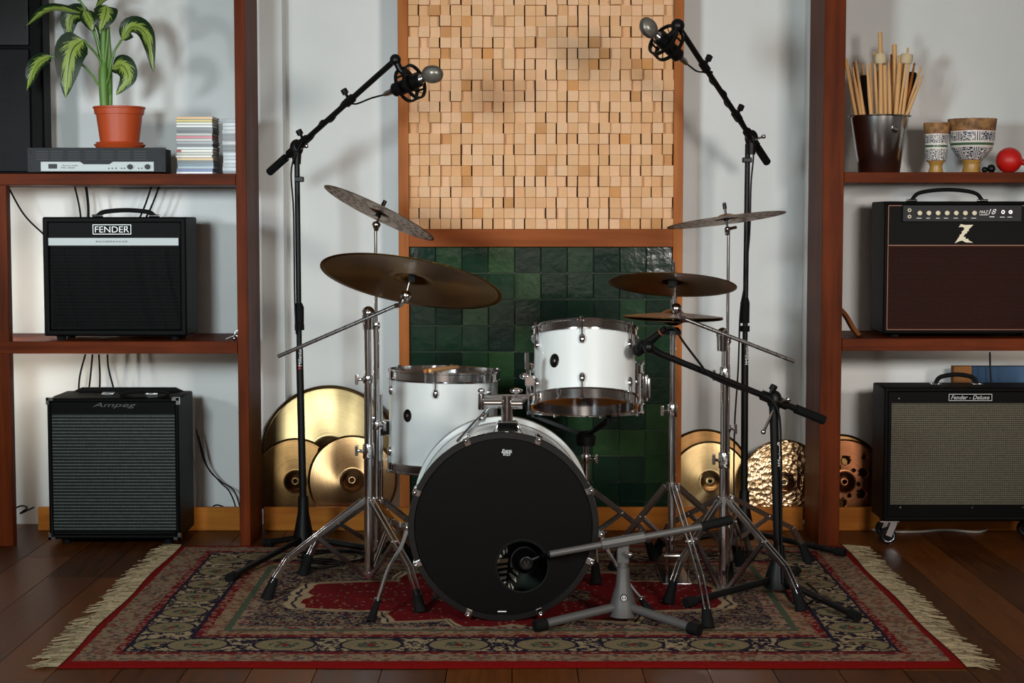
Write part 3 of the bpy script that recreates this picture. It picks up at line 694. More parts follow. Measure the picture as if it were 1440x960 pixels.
for px in (153, 158, 163, 171, 175, 195, 199.5):
    MB().lathe([(1e-4, .002), (.0022, .002), (.0024, 0)], Matrix.Translation(at(px, 236.5, Y0 - .002)) @ Matrix.Rotation(R(90), 4, 'X'), 8).build('indicator', M['dark_ink'], pl)
text('Reverse Audio', pl, M['dark_ink'], at(98.5, 232.6, Y0 - .002), 22 * u, .0045, shear=.3)
text('MX-3000', pl, M['dark_ink'], at(95.5, 235.8, Y0 - .002), 19 * u, .0048)
for px in (42, 228):
    for py in (214, 236):
        MB().lathe([(1e-4, .003), (.003, .003), (.0042, 0)], Matrix.Translation(at(px, py, Y0)) @ Matrix.Rotation(R(90), 4, 'X'), 10).build('rack_screw', M['black_plastic'], fc)

# ---- potted plant
pc = at(168.5, 205, 6.035); zp0 = z1 + .001
T = empty('potted_plant', (pc.x, 6.035, zp0), 'leafy variegated plant in a terracotta pot with saucers', 'plant')
def tp_(prof, name, mat, par=T, n=36): return MB().lathe(prof, Matrix.Translation((pc.x, 6.035, zp0)), n).build(name, mat, par)
tp_([(1e-4, 0), (.078, 0), (.082, .004), (.090, .013), (.087, .015), (.078, .006), (1e-4, .005)], 'saucer', M['terracotta'])
tp_([(1e-4, .006), (.072, .006), (.076, .010), (.083, .020), (.080, .022), (.070, .012), (1e-4, .011)], 'saucer', M['terracotta'])
tp_([(1e-4, .012), (.066, .012), (.080, .118), (.085, .119), (.0875, .138), (.091, .140), (.091, .145), (.086, .146), (.082, .126), (1e-4, .122)], 'pot', M['terracotta'])
tp_([(1e-4, .131), (.04, .133), (.082, .128)], 'soil', M['soil'])
YPL = 6.035
ztop = zp0 + .125
stm = MB().tube(curve([(pc.x - .050, YPL, ztop), (pc.x - .054, YPL, ztop + .1), (pc.x - .052, YPL, ztop + .22), (pc.x - .045, YPL - .01, ztop + .36)], 5), [.016] * 8 + [.011] * 8, 10).build('stem', M['stem'], T)
MB().tube(curve([(pc.x - .036, YPL + .01, ztop), (pc.x - .034, YPL + .01, ztop + .14), (pc.x - .040, YPL + .01, ztop + .3)], 6), .010, 8).build('stem', M['stem'], T)
def leaf_mat():
    t = NT('variegated_leaf'); uv = t.n('ShaderNodeUVMap'); sep = t.n('ShaderNodeSeparateXYZ'); t.set(sep.inputs[0], uv.outputs[0])
    U, V_ = sep.outputs[0], sep.outputs[1]; au = t.m_('ABSOLUTE', t.m_('SUBTRACT', U, 0.5))
    vv = t.n('ShaderNodeCombineXYZ'); t.set(vv.inputs[0], t.m_('MULTIPLY', au, 2.0)); t.set(vv.inputs[1], t.m_('MULTIPLY', t.m_('SUBTRACT', V_, t.m_('MULTIPLY', au, 0.7)), 16.0))
    oi = t.n('ShaderNodeObjectInfo'); t.set(vv.inputs[2], t.m_('MULTIPLY', oi.outputs['Random'], 20.0))
    n = t.noise(vv.outputs[0], 1.6, 3, 0.65)
    f = t.m_('GREATER_THAN', t.m_('SUBTRACT', t.m_('ADD', n, 0.18), t.m_('MULTIPLY', au, 1.25)), 0.40)
    col = t.mix(f, lin('#10290f'), lin('#8ba046')); col = t.mix(t.m_('LESS_THAN', au, 0.018), col, lin('#1e3f18'))
    return t.fin(col, 0.38, Specular_IOR_Level=0.4)
M['leaf'] = leaf_mat()
def leaf(pts, w, face, petiole=None, fold=0.25):
    """pts: px,py,dY list base->tip; w in pixels; face: direction the upper side looks"""
    Pw = curve([at(p[0], p[1], YPL + p[2]) for p in pts], 6); n = len(Pw); face = Vector(face).normalized()
    wm = w * px_m(YPL); me = bpy.data.meshes.new('leaf'); V = []; UV = []; Fc = []; K = 7
    for i, p in enumerate(Pw):
        t = i / (n - 1); T_ = (Pw[min(i + 1, n - 1)] - Pw[max(i - 1, 0)]).normalized(); S_ = T_.cross(face).normalized(); N_ = S_.cross(T_).normalized()
        ww = wm * (math.sin(math.pi * min(t ** 0.72, 1)) ** 0.8 if 0 < t < 1 else 0.02)
        for k in range(K):
            s = (k - (K - 1) / 2) / ((K - 1) / 2)
            V.append(p + S_ * (s * ww / 2) + N_ * (abs(s) * ww * 0.5 * fold + 0.004 * math.sin(9 * t + s * 2) * (s * s)) - origin(T)); UV.append((0.5 + s / 2, t))
    for i in range(n - 1):
        for k in range(K - 1): a = i * K + k; Fc.append((a, a + 1, a + K + 1, a + K))
    me.from_pydata([tuple(v) for v in V], [], Fc); me.materials.append(M['leaf']); l = me.uv_layers.new(name='UVMap')
    for lp in me.loops: l.data[lp.index].uv = UV[lp.vertex_index]
    for p in me.polygons: p.use_smooth = True
    o = bpy.data.objects.new('leaf', me); COL.objects.link(o); o.parent = T
    if petiole: MB().tube(curve([at(p[0], p[1], YPL + p[2]) for p in petiole] + [Pw[0]], 5), .0042, 7).build('petiole', M['stem'], o)
    return o
leaf([(117, 56, -.05), (100, 75, -.07), (92, 138, -.075)], 46, (0.05, -1, .1), [(147, 105, 0), (138, 80, -.02)])
leaf([(71, 79, -.03), (52, 92, -.05), (37, 128, -.05)], 27, (-.3, -1, .3), [(146, 130, 0), (125, 100, -.02), (105, 85, -.03)])
leaf([(116, 19, 0), (70, 14, -.03), (34, 39, -.04)], 26, (-.1, -.7, .9), [(145, 110, 0), (135, 55, 0)])
leaf([(126, 16, .04), (100, 24, .05), (97, 56, .05)], 30, (0, -1, .2), [(146, 100, .02), (140, 50, .04)])
leaf([(118, 14, -.02), (126, 30, -.05), (130, 44, -.05)], 22, (.2, -1, .2), [(146, 100, 0), (132, 40, -.02)])
leaf([(150, 8, -.03), (148, 22, -.06), (140, 44, -.07)], 32, (.2, -1, .1), [(147, 95, 0), (152, 40, -.02)])
leaf([(133, 12, .02), (150, 0, 0), (172, -4, -.03)], 26, (.1, -.8, .9), [(149, 95, .01), (146, 45, .02)])
leaf([(106, -4, 0), (80, -16, 0), (48, -14, -.02)], 30, (0, -.6, 1), [(140, 70, 0), (128, 30, .01), (116, 6, 0)])
leaf([(171, 56, -.01), (186, 38, -.03), (206, 50, -.06), (216, 101, -.06)], 30, (.3, -1, .45), [(152, 110, 0), (160, 75, 0)])
leaf([(157, 96, -.03), (172, 92, -.06), (180, 110, -.07), (163, 134, -.07)], 30, (.2, -1, .3), [(150, 118, -.01)])

# ---- CD cases
cols = ['#d8a860', '#c8b030', '#d8d6c0', '#d4d6d2', '#5a5656', '#1c1c1c', '#a8a49c', '#c04858', '#b4b0a8', '#8c8e90', '#4a4a4c', '#c8d0cc', '#e0dccc', '#b8b6a4', '#d8cfc0', '#d0a868', '#3c4240', '#3e6478', '#8ea4ac', '#2c4c92', '#d8d8e2']
names = ['apricot', 'mustard yellow', 'ivory', 'pale grey', 'dark grey', 'black', 'warm grey', 'raspberry pink', 'light grey', 'steel grey', 'charcoal', 'mint white', 'red cornered cream', 'beige', 'off-white', 'sand', 'greenish black', 'teal', 'pale blue', 'royal blue', 'lavender white']
ordn = ['topmost', 'second', 'third', 'fourth', 'fifth', 'sixth', 'seventh', 'eighth', 'ninth', 'tenth', 'eleventh', 'twelfth', 'thirteenth', 'fourteenth', 'fifteenth', 'sixteenth', 'seventeenth', 'eighteenth', 'nineteenth', 'twentieth', 'lowest']
M['cd_tray'] = plain('cd_tray', '#202020', 0.3)
def cd(i, n, xl, w, yf, zb, h, col, label, group):
    base = Vector((xl + w / 2, yf + .07, zb)); m = plain('cd_spine', col, 0.35)
    r = empty('cd_case', base, label, 'CD case', group)
    MB().bb((xl, yf, zb + .0012), (xl + w, yf + .1, zb + h - .0012)).build('spine_card', m, r, None)
    MB().bb((xl - .001, yf - .0006, zb), (xl + w + .001, yf + .1405, zb + .0012)).bb((xl - .001, yf - .0006, zb + h - .0012), (xl + w + .001, yf + .1405, zb + h)).bb((xl + .002, yf + .1, zb + .0012), (xl + w - .002, yf + .14, zb + h - .0012)).build('jewel_box', M['cd_tray'], r, None)
    if 'red cornered' in label: MB().bb((xl - .0004, yf - .0004, zb + .0014), (xl + .016, yf, zb + h - .0014)).build('spine_mark', M['red_plastic'], r, None)
n = 21; h = 0.2 / n; yf = 5.99
for i in range(n):
    xl = at(248, 200, yf).x + rr.uniform(-.002, .003) + (0 if i < 15 else .001); zb = Z1b + .0005 + h * (n - 1 - i)
    pos = ordn[i] + (' in' if i in (0, 20) else ' from the top of')
    cd(i, n, xl, .125, yf, zb, h - .0003, cols[i], 'CD case with %s spine, %s the taller CD stack' % (names[i], pos), 'CD cases in the taller stack')
n2 = 15; c2 = ['#9aa0a4', '#d4d8d8', '#d0d2d0', '#c4c4c0', '#5c5a58', '#585654', '#c8c4c0', '#3c3a3a', '#343434', '#c8d0d2', '#b8bcc0', '#d0d4d4', '#b4b8bc', '#c0c4c8', '#3a3836']
nm2 = ['silver grey', 'white', 'off-white', 'pale grey', 'dim grey', 'brown grey', 'chalky', 'charcoal', 'black', 'ice white', 'light steel', 'bright white', 'mid grey', 'pale silver', 'dark brown']
h2 = (at(0, 167, 6.05).z - Z1b) / n2
for i in range(n2):
    xl = at(314, 200, 6.05).x - .002 + rr.uniform(-.0015, .0015); zb = Z1b + .0005 + h2 * (n2 - 1 - i)
    pos = ordn[i] + ' in' if i == 0 else ('lowest in' if i == n2 - 1 else ordn[i] + ' from the top of')
    cd(i, n2, xl, .064, 6.05, zb, h2 - .0003, c2[i], 'CD case with %s spine, %s the stack by the post' % (nm2[i], pos), 'CD cases in the shorter stack')

# ---- steel bucket with drumsticks
YBk = 6.06; bx = at(1236, 240, YBk).x; u = px_m(YBk); rb, rt, hb = 28.5 * u, 40 * u, (240 - 161) * u
BK = empty('steel_bucket', (bx, YBk, Z3b), 'shiny steel ice bucket filled with drumsticks', 'bucket')
MB().lathe([(1e-4, 0), (rb - .003, 0), (rb, .003), (rt, hb - .003), (rt + .008, hb - .001), (rt + .009, hb + .002), (rt + .005, hb + .003), (rt - .002, hb), (rb - .003, .006), (1e-4, .006)], Matrix.Translation((bx, YBk, Z3b)), 48).build('body', M['steel'], BK)
kp = at(1258, 182, YBk - rt + .01)
kb = MB().lathe([(1e-4, .02), (.006, .02), (.011, .014), (.012, .010), (.007, .006), (.006, 0)], Matrix.Translation(kp + Vector((0, .008, 0))) @ Matrix.Rotation(R(90), 4, 'X') @ Matrix.Rotation(R(20), 4, 'Y'), 18).build('knob', M['steel'], BK)
def stick(top, base, r, mat, name, label, group, kind='tip'):
    top, base = Vector(top), Vector(base); L = (top - base).length
    if kind == 'tip': pr = [(1e-4, 0), (r * .8, .002), (r, .006), (r, L * .7), (r * .55, L - .02), (r * .42, L - .013), (r * .6, L - .008), (r * .55, L - .003), (1e-4, L)]
    else: pr = [(1e-4, 0), (r * .9, .002), (r, .006), (r, L - .006), (r * .85, L - .001), (1e-4, L)]
    q = (top - base).to_track_quat('Z', 'Y')
    o = bpy.data.objects.new(name, MB().lathe(pr, None, 10).mesh(name, mat, 50)); COL.objects.link(o)
    o.location = base; o.rotation_euler = q.to_euler(); return tag(o, label, 'drumstick' if 'mallet' not in name else 'mallet', group)
SD = [(103, 295, 160, -.02, 's'), (113, 305, 175, .01, 't'), (143, 345, 185, -.03, 't'), (150, 320, 205, .03, 'r'), (160, 312, 200, -.02, 't'), (218, 332, 240, -.045, 't'), (236, 320, 243, .0, 't'), (255, 265, 275, -.03, 't'), (274, 365, 290, .02, 'r'),
      (308, 335, 312, -.05, 'b'), (345, 280, 340, .02, 'r'), (332, 320, 338, -.045, 't'), (361, 230, 362, .0, 'b'), (392, 285, 370, -.04, 'b'), (405, 330, 385, .02, 't'), (415, 300, 395, -.02, 't'), (440, 315, 410, -.05, 't'), (466, 325, 425, .02, 'r'), (500, 345, 430, -.02, 't'), (510, 390, 435, -.045, 't'), (290, 300, 300, .045, 't'), (378, 340, 375, .05, 't'), (195, 330, 215, .05, 't')]
zr = Z3b + hb
for (zx, zy, rx, dy, k) in SD:
    top = at(1160 + zx / 3.693, zy / 3.693, YBk + dy * .9); rim = at(1160 + rx / 3.693, 158, YBk + dy * .5); rim.x = bx + max(-rt * .9, min(rt * .9, (rim.x - bx)))
    base = rim + (rim - top) * ((zr - Z3b - .012) / (top.z - rim.z)); dv = Vector((base.x - bx, base.y - YBk)); lim = rb - .014
    if dv.length > lim: dv = dv.normalized() * lim
    base = Vector((bx + dv.x, YBk + dv.y, Z3b + .012))
    mat = M['stick_red'] if k == 'r' else M['stick']
    if k == 'b': stick(top, base, .0085, mat, 'drumstick', 'thick drumstick standing butt end up in the steel bucket', 'drumsticks butt end up in the steel bucket', 'b')
    elif k == 'r': stick(top, base, .0068, mat, 'drumstick', 'dark brown wooden drumstick standing in the steel bucket', 'dark drumsticks in the steel bucket')
    elif zx < 210: stick(top, base, .0068, mat, 'drumstick', 'pale drumstick leaning towards the shelf post in the steel bucket', 'drumsticks leaning towards the post')
    elif zx > 430: stick(top, base, .0068, mat, 'drumstick', 'pale drumstick leaning outwards above the slim goblet pot from the bucket', 'drumsticks leaning towards the goblet')
    else: stick(top, base, .0068, mat, 'drumstick', 'pale drumstick standing tip up in the middle of the steel bucket', 'drumsticks in the middle of the bucket')
def mallet(zx0, zy0, zx1, zy1, hx, hy, dy, label, r=.0075):
    base = at(1160 + zx1 / 3.693, 158, YBk + dy); base = Vector((bx + (base.x - bx) * .55, YBk + dy * .5, Z3b + .012)); top = at(1160 + zx0 / 3.693, zy0 / 3.693, YBk + dy)
    rt_ = empty('mallet', base, label, 'mallet')
    MB().tube([base, top], r, 10).build('shaft', M['stick'], rt_)
    d = (top - base).normalized(); hc = base + d * ((at(1160 + hx / 3.693, hy / 3.693, YBk + dy) - base).length)
    q = d.to_track_quat('Z', 'Y').to_matrix().to_4x4()
    MB().lathe([(1e-4, -.017), (.018, -.017), (.0215, -.010), (.0215, .010), (.018, .017), (1e-4, .017)], Matrix.Translation(hc) @ q, 18).build('felt_head', M['felt'], rt_)
mallet(287, 168, 312, 583, 308, 303, -.06, 'mallet with a round felt head and the longest shaft in the bucket')
mallet(432, 248, 410, 583, 430, 305, -.05, 'mallet with a felt head and a thin short end in the bucket', .004)
for zx, zy, bxx, lab in ((203, 390, 222, 'black wire brush standing among the drumsticks in the bucket'), (458, 375, 430, 'black handled brush with a ring mark in the bucket')):
    top = at(1160 + zx / 3.693, zy / 3.693, YBk + .03); base = Vector((bx + (at(1160 + bxx / 3.693, 158, YBk).x - bx) * .6, YBk + .02, Z3b + .012))
    bo = stick(top, base, .0155, M['black_plastic'], 'drum_brush', lab, None, 'b'); bo['category'] = 'drum brush'

# ---- painted ceramic goblet pots
def ceramic():
    t = NT('painted_ceramic'); sep = t.n('ShaderNodeSeparateXYZ'); t.set(sep.inputs[0], t.coord()); X, Y, Z = sep.outputs
    ang = t.m_('ARCTAN2', Y, X); cv = t.n('ShaderNodeCombineXYZ'); t.set(cv.inputs[0], t.m_('MULTIPLY', ang, 2.6)); t.set(cv.inputs[1], t.m_('MULTIPLY', Z, 70.0))
    vo = t.n('ShaderNodeTexVoronoi'); vo.feature = 'DISTANCE_TO_EDGE'; vo.inputs['Scale'].default_value = 2.2; t.set(vo.inputs['Vector'], cv.outputs[0])
    pat = t.mix(t.m_('LESS_THAN', vo.outputs['Distance'], 0.09), lin('#25264e'), lin('#d8d4c8'))
    strp = t.m_('GREATER_THAN', t.m_('SINE', t.m_('MULTIPLY', ang, 60.0)), 0.0); blk_ = t.m_('GREATER_THAN', t.m_('SINE', t.m_('MULTIPLY', ang, 7.0)), 0.55)
    pat = t.mix(blk_, pat, t.mix(strp, lin('#2c2c50'), lin('#d8d4c8')))
    return t, Z, pat
def goblet(pxc, pyb, pyt, wr, prof, label, bands):
    t, Z, pat = ceramic(); Yg = 6.05; u = px_m(Yg); hh = (pyb - pyt) * u
    c = pat
    for lo, hi, col in bands:
        f = t.m_('MULTIPLY', t.m_('GREATER_THAN', Z, lo * hh), t.m_('LESS_THAN', Z, hi * hh)); c = t.mix(f, c, lin(col))
    mat = t.fin(c, 0.35)
    x = at(pxc, pyb, Yg).x; r = empty('goblet_drum', (x, Yg, Z3b), label, 'ceramic pot')
    MB().lathe([(a * u, b * hh) for a, b in prof], None, 40).build('bowl', mat, r, local=True)
    MB().lathe([(prof[-1][0] * u * 1.0, hh * .985), (prof[-1][0] * u * .96, hh * 1.0), (1e-4, hh * 1.0)], None, 40).build('skin', M['stick'], r, local=True)
    MB().lathe([(prof[-3][0] * u + .0012, hh * .79), (prof[-2][0] * u + .0018, hh * .9), (prof[-1][0] * u + .0015, hh * .995)], None, 40).build('hide_collar', M['hide'], r, local=True)
def hide():
    t = NT('hide'); n = t.noise(t.coord(), 35, 3); return t.fin(t.ramp(n, [(0.35, '#5a3a20'), (0.65, '#a87c4c')]), 0.7)
M['hide'] = hide()
bnd = [(0.0, 0.22, '#a8803e'), (0.22, 0.235, '#c8a050'), (.235, .25, '#8a4a2c'), (.475, .51, '#d8d4c8'), (.51, .555, '#3c5a44'), (.555, .59, '#d8d4c8'), (.755, .775, '#d8d4c8'), (.775, .80, '#8a4030')]
goblet(1316, 240.5, 170, 17, [(1e-4, 0), (10.5, 0), (10.5, .02), (8.5, .14), (10, .2), (14, .25), (15.5, .4), (15.5, .65), (16.5, .8), (17, .9), (17.5, 1)], 'slim painted ceramic goblet pot beside the steel bucket', bnd)
goblet(1366, 240.5, 165, 32, [(1e-4, 0), (13.5, 0), (13, .03), (11.5, .15), (12.5, .22), (21, .32), (28, .45), (31, .6), (31.5, .78), (32, .9), (33, 1)], 'wide painted ceramic goblet pot next to the red shaker', bnd)
# ---- red shaker and small dark bulb
p = at(1419, 223, 6.03); rs = 18 * px_m(6.03)
S = empty('shaker', (p.x, 6.03, Z3b), 'round red shaker on the upper shelf', 'shaker')
MB().ball((p.x, 6.03, Z3b + rs), rs, 24, 16).build('ball', M['red_plastic'], S)
MB().tube([(p.x + rs * .9, 6.03, Z3b + rs * .9), (p.x + rs + .09, 6.04, Z3b + .018)], [.011, .009], 12).build('grip', M['red_plastic'], S)
p = at(1394, 233, 5.99)
MBd = MB().ball((p.x, 5.99, Z3b + .015), .015, 14, 10).ball((p.x - .02, 6.0, Z3b + .011), .011, 12, 8)
single(MBd, 'castanet', M['black_plastic'], 'small black castanets lying beside the red shaker', 'castanets')

# ---- folded leather strap and metal clip
YS = 5.96
cpts = curve([at(1166, 420, YS + .06), at(1186, 440, YS + .04), at(1200, 462, YS), at(1210, 474, YS - .02)], 6)
m = MB()
for k in range(len(cpts) - 1): m.bar(cpts[k], cpts[k + 1] + (cpts[k + 1] - cpts[k]) * .1, .052, .012, (0, 1, 0))
for p_ in m.v: p_.z = max(p_.z, Z4b + .001); p_.x = max(p_.x, UR[1] + .003)
for p_ in m.v: p_.y = min(p_.y, 6.25)
stp = single(m, 'leather_strap', M['brown_leather'], 'folded brown leather strap beside the oxblood amplifier', 'strap')
q = at(327, 476, YF + .04); q.z = Z2b
CL = empty('metal_clip', q, 'small shiny metal clip lying on the shelf by the post', 'clip')
MB().lathe([(.008, -.003), (.011, -.003), (.013, 0), (.011, .003), (.008, .003)], Matrix.Translation(q + Vector((.018, 0, .026))) @ Matrix.Rotation(R(80), 4, 'X'), 18, True).build('ring', M['chrome'], CL)
MB().tube([q + Vector((-.022, -.01, .006)), q + Vector((.012, .0, .02))], .005, 10).tube([q + Vector((-.02, .012, .006)), q + Vector((.014, .004, .022))], .004, 10).build('jaw', M['steel'], CL)
MB().ball(q + Vector((.008, -.004, .008)), .008).build('screw', M['chrome'], CL)

# ================================================================== CYMBALS
M['slot'] = plain('dark_slot', '#1c120c', 0.7)
def cym_mb(Rr, n=72, holes=False, bow=0.10, bell=0.24):
    rb = Rr * bell; hb_ = rb * 0.36; pr = [(0.006, 0.0)]
    for k in range(1, 6): a = k / 5; pr.append((0.006 + (rb - .006) * a, -hb_ * a ** 1.7))
    for k in range(1, 15): a = k / 14; pr.append((rb + (Rr - rb) * a, -hb_ - (Rr * bow - hb_ * .6) * (0.55 * a + 0.45 * a * a) * .9))
    if not holes: return MB().lathe(pr, None, n)
    n = 120; m = MB(); V = []; Fc = []; m.slots = []
    for r, z in pr:
        for k in range(n): a = 2 * math.pi * k / n; V.append((r * math.cos(a), r * math.sin(a), z))
    for i in range(len(pr) - 1):
        for k in range(n):
            drop = (i in (7, 9, 11, 13, 15, 17)) and ((k + i * 3) % 8) < 3
            if drop: m.slots.append(len(Fc))
            k2 = (k + 1) % n; Fc.append((i * n + k, i * n + k2, (i + 1) * n + k2, (i + 1) * n + k))
    return m.add(V, Fc)
def cymbal(loc, Rr, mat, rot, label, name='cymbal', holes=False, group=None, **kw):
    mb_ = cym_mb(Rr, holes=holes, **kw); me_ = mb_.mesh(name, mat, 35)
    if holes:
        me_.materials.append(M['slot'])
        for i_ in mb_.slots: me_.polygons[i_].material_index = 1
    o = bpy.data.objects.new(name, me_); COL.objects.link(o)
    o.location = loc; o.rotation_euler = rot
    md = o.modifiers.new('solid', 'SOLIDIFY'); md.thickness = .0016; md.offset = 0
    return tag(o, label, 'cymbal', group)
def lean(px, Rr, Yb, ang, mat, label, holes=None, **kw):
    l = R(ang); edge = Rr * .115; zc = Rr * math.cos(l) + .014; yc = Yb + Rr * math.sin(l) - edge * math.cos(l)
    x = at(px, 674, yc).x
    return cymbal((x, yc, zc), Rr, mat, (R(90) - l, 0, random.uniform(0, 0)), label, holes=bool(holes), **kw)
lean(462, .258, 6.277, 6.3, M['brz_gold'], 'large golden cymbal leaning on the wall behind two smaller cymbals')
lean(415, .160, 6.262, 5.5, M['brz_dark'], 'dark brownish cymbal leaning behind the black stand pole beside the post')
lean(495, .166, 6.248, 4.5, M['brz_tan'], 'smooth tan cymbal leaning in front of the large golden cymbal')
lean(992, .172, 6.345, 7, M['brz_dark'], 'olive rimmed cymbal leaning on the wall behind a brighter cymbal beside the tiles')
lean(999, .150, 6.332, 6.5, M['brz_gold'], 'bright brass cymbal leaning next to the green tiles behind the chrome stand')
lean(1103, .158, 6.25, 5, M['brz_hammer'], 'brightly shining hammered cymbal leaning on the wall')
lean(1183, .165, 6.297, 5.5, M['brz_dark'], 'added dark cymbal mostly hidden behind the copper cymbal with holes')  # added so the copper cymbal's holes show dark, standing in for wall shadow
o = lean(1188, .158, 6.258, 4.5, M['brz_copper'], 'dark copper cymbal with round holes behind the shelf post', bow=.07)
# punched round holes in the copper one: dark-rimmed openings made as real geometry is impractical at this size, so it is cut with a boolean
cut = MB()
for a in range(6):
    an = R(a * 60 - 35)
    for r_, q in ((.078, .0155), (.118, .008), (.055, .0075)): 
        aa = an + (R(26) if q < .01 else 0); cut.tube([(r_ * math.cos(aa), r_ * math.sin(aa), -.05), (r_ * math.cos(aa), r_ * math.sin(aa), .05)], q, 12)
co = bpy.data.objects.new('cutter', cut.mesh('cutter', M['rubber'])); COL.objects.link(co)
co.location = o.location; co.rotation_euler = o.rotation_euler
bm_ = o.modifiers.new('cut', 'BOOLEAN'); bm_.object = co; bm_.solver = 'FAST'
dg = bpy.context.evaluated_depsgraph_get(); nm_ = bpy.data.meshes.new_from_object(o.evaluated_get(dg))
o.modifiers.clear(); o.data = nm_; bpy.data.objects.remove(co)

# ================================================================== DRUMS
def ring_hoop(r, z, s, mat, parent, name='hoop'):
    """flanged chrome hoop, s=+1 top, -1 bottom, local axis Z"""
    pr = [(r + .002, z - s * .013), (r + .011, z - s * .014), (r + .0115, z - s * .010), (r + .0062, z - s * .009), (r + .0062, z + s * .012), (r + .0105, z + s * .014), (r + .0105, z + s * .0185), (r + .002, z + s * .0185)]
    if s < 0: pr = pr[::-1]
    return MB().lathe(pr, None, 72, True).build(name, mat, parent, 35, local=True)
def lug_meshes(r, reach):
    b = MB().ball((r + .006, 0, 0), .013, 14, 10, (0.75, 0.78, 1.25))
    lug = b.mesh('lug', M['chrome'], 60)
    rod = MB().tube([(r + .012, 0, .008), (r + .012, 0, reach)], .0028, 8).lathe([(1e-4, 0), (.0058, 0), (.0058, .010), (1e-4, .011)], Matrix.Translation((r + .012, 0, reach - .004)), 8).mesh('tension_rod', M['chrome'], 40)
    return lug, rod
def drum(name, label, loc, rot, r, depth, nl, a0, shell, batter, reso, lugz=.048, badge=None):
    D = empty(name, loc, label, 'drum', None, rot)
    MB().lathe([(r, .004), (r, depth - .004), (r - .006, depth - .004), (r - .006, .004)], None, 72, True).build('shell', shell, D, 40, local=True)
    ring_hoop(r, depth, 1, M['chrome'], D); ring_hoop(r, 0, -1, M['chrome'], D)
    MB().lathe([(1e-4, depth + .004), (r + .002, depth + .004), (r + .002, depth - .008)], None, 64).build('drum_head', batter, D, 40, local=True)
    MB().lathe([(r + .002, .008), (r + .002, -.004), (1e-4, -.004)], None, 64).build('drum_head', reso, D, 40, local=True)
    lug, rod = lug_meshes(r, lugz + .016)
    for k in range(nl):
        a = R(a0 + 360 / nl * k)
        l1 = share('lug', lug, D, (0, 0, depth - lugz), (0, 0, a)); share('tension_rod', rod, l1)
        l2 = share('lug', lug, D, (0, 0, lugz), (math.pi, 0, a)); share('tension_rod', rod, l2)
    if badge is not None:
        ang, z, bw_, bh_ = badge; a = R(ang)
        Mx = Matrix.Rotation(a, 4, 'Z') @ Matrix.Translation((r, 0, z)) @ Matrix.Rotation(R(90), 4, 'Y') @ Matrix.Diagonal((bh_, bw_, 1, 1))
        b = MB().lathe([(1, 0), (1, .0014), (.92, .002), (.86, .0015), (1e-4, .0015)], Mx, 28).build('badge', M['badge'], D, 40, local=True)
        MB().lathe([(.26, .0015), (.26, .004), (.18, .0045), (.17, .002)], Mx, 18).build('vent_grommet', M['satin'], b, 40, local=True)
    return D
M['badge'] = plain('badge_dark', '#17110f', 0.3, 0.4)
FRONT = -90
# floor tom
FT = drum('floor_tom', 'white floor tom with chrome hoops and drumsticks lying on top', (at(622, 600, 5.6).x, 5.6, .332), (R(-1), R(1.2), 0), .178, .296, 6, FRONT - 6, M['white_drum'], M['head_clear'], M['head_clear'], badge=(FRONT - 38, .172, .0165, .021))
def ftleg(ang, top, z0=.5):
    a = R(ang); c = FT.location; rr_ = .178 + .028; p = Vector((c.x + rr_ * math.cos(a), c.y + rr_ * math.sin(a), 0)); q = Vector((c.x + .178 * math.cos(a), c.y + .178 * math.sin(a), 0))
    L = MB().tube([(p.x, p.y, top), (p.x, p.y, .12), (p.x + .035 * math.cos(a), p.y + .035 * math.sin(a), .035)], .0055, 10).build('leg', M['chrome'], FT)
    MB().lathe([(1e-4, 0), (.013, 0), (.009, .034), (1e-4, .036)], Matrix.Translation((p.x + .037 * math.cos(a), p.y + .037 * math.sin(a), RT)), 12).build('rubber_tip', M['rubber'], L)
    b = MB().bar((q.x, q.y, .46), (p.x + .012 * math.cos(a), p.y + .012 * math.sin(a), .46), .05, .026, (0, 0, 1)).build('leg_bracket', M['chrome'], FT, bevel=.003)
    MB().tube([(p.x, p.y, .475), (p.x + .03 * math.cos(a + .5), p.y + .03 * math.sin(a + .5), .49)], [.007, .006], 8).ball((p.x + .034 * math.cos(a + .5), p.y + .034 * math.sin(a + .5), .492), .008, 10, 6, (1, .6, 1.6)).build('wing_screw', M['chrome'], b)
ftleg(197, .57); ftleg(317, .53); ftleg(77, .53)
# rack tom
tilt = 16
RTm = drum('rack_tom', 'white rack tom with chrome hoops tilted above the bass drum', at(822, 564, 5.12), (R(-tilt), R(.5), 0), .1525, .203, 6, FRONT - 5, M['white_drum'], M['head_clear'], M['head_rug_reflection'], badge=(FRONT - 38, .100, .0165, .021), lugz=.043)
# snare
SNz = at(824, 588, 5.31).z
SN_ = drum('snare_drum', 'chrome snare drum on a stand behind the rack tom', (at(824, 580, 5.50).x, 5.50, SNz + .016), (R(-2), 0, 0), .178, .125, 8, FRONT + 12, M['chrome'], M['head_clear'], M['head_clear'], lugz=.04)
st_ = MB().bb((.186, -.016, .02), (.200, .016, .105)).bb((.2, -.008, .03), (.208, .008, .095)).build('strainer', M['chrome'], SN_, bevel=.003, local=True)
st_.rotation_euler = (0, 0, R(-12))
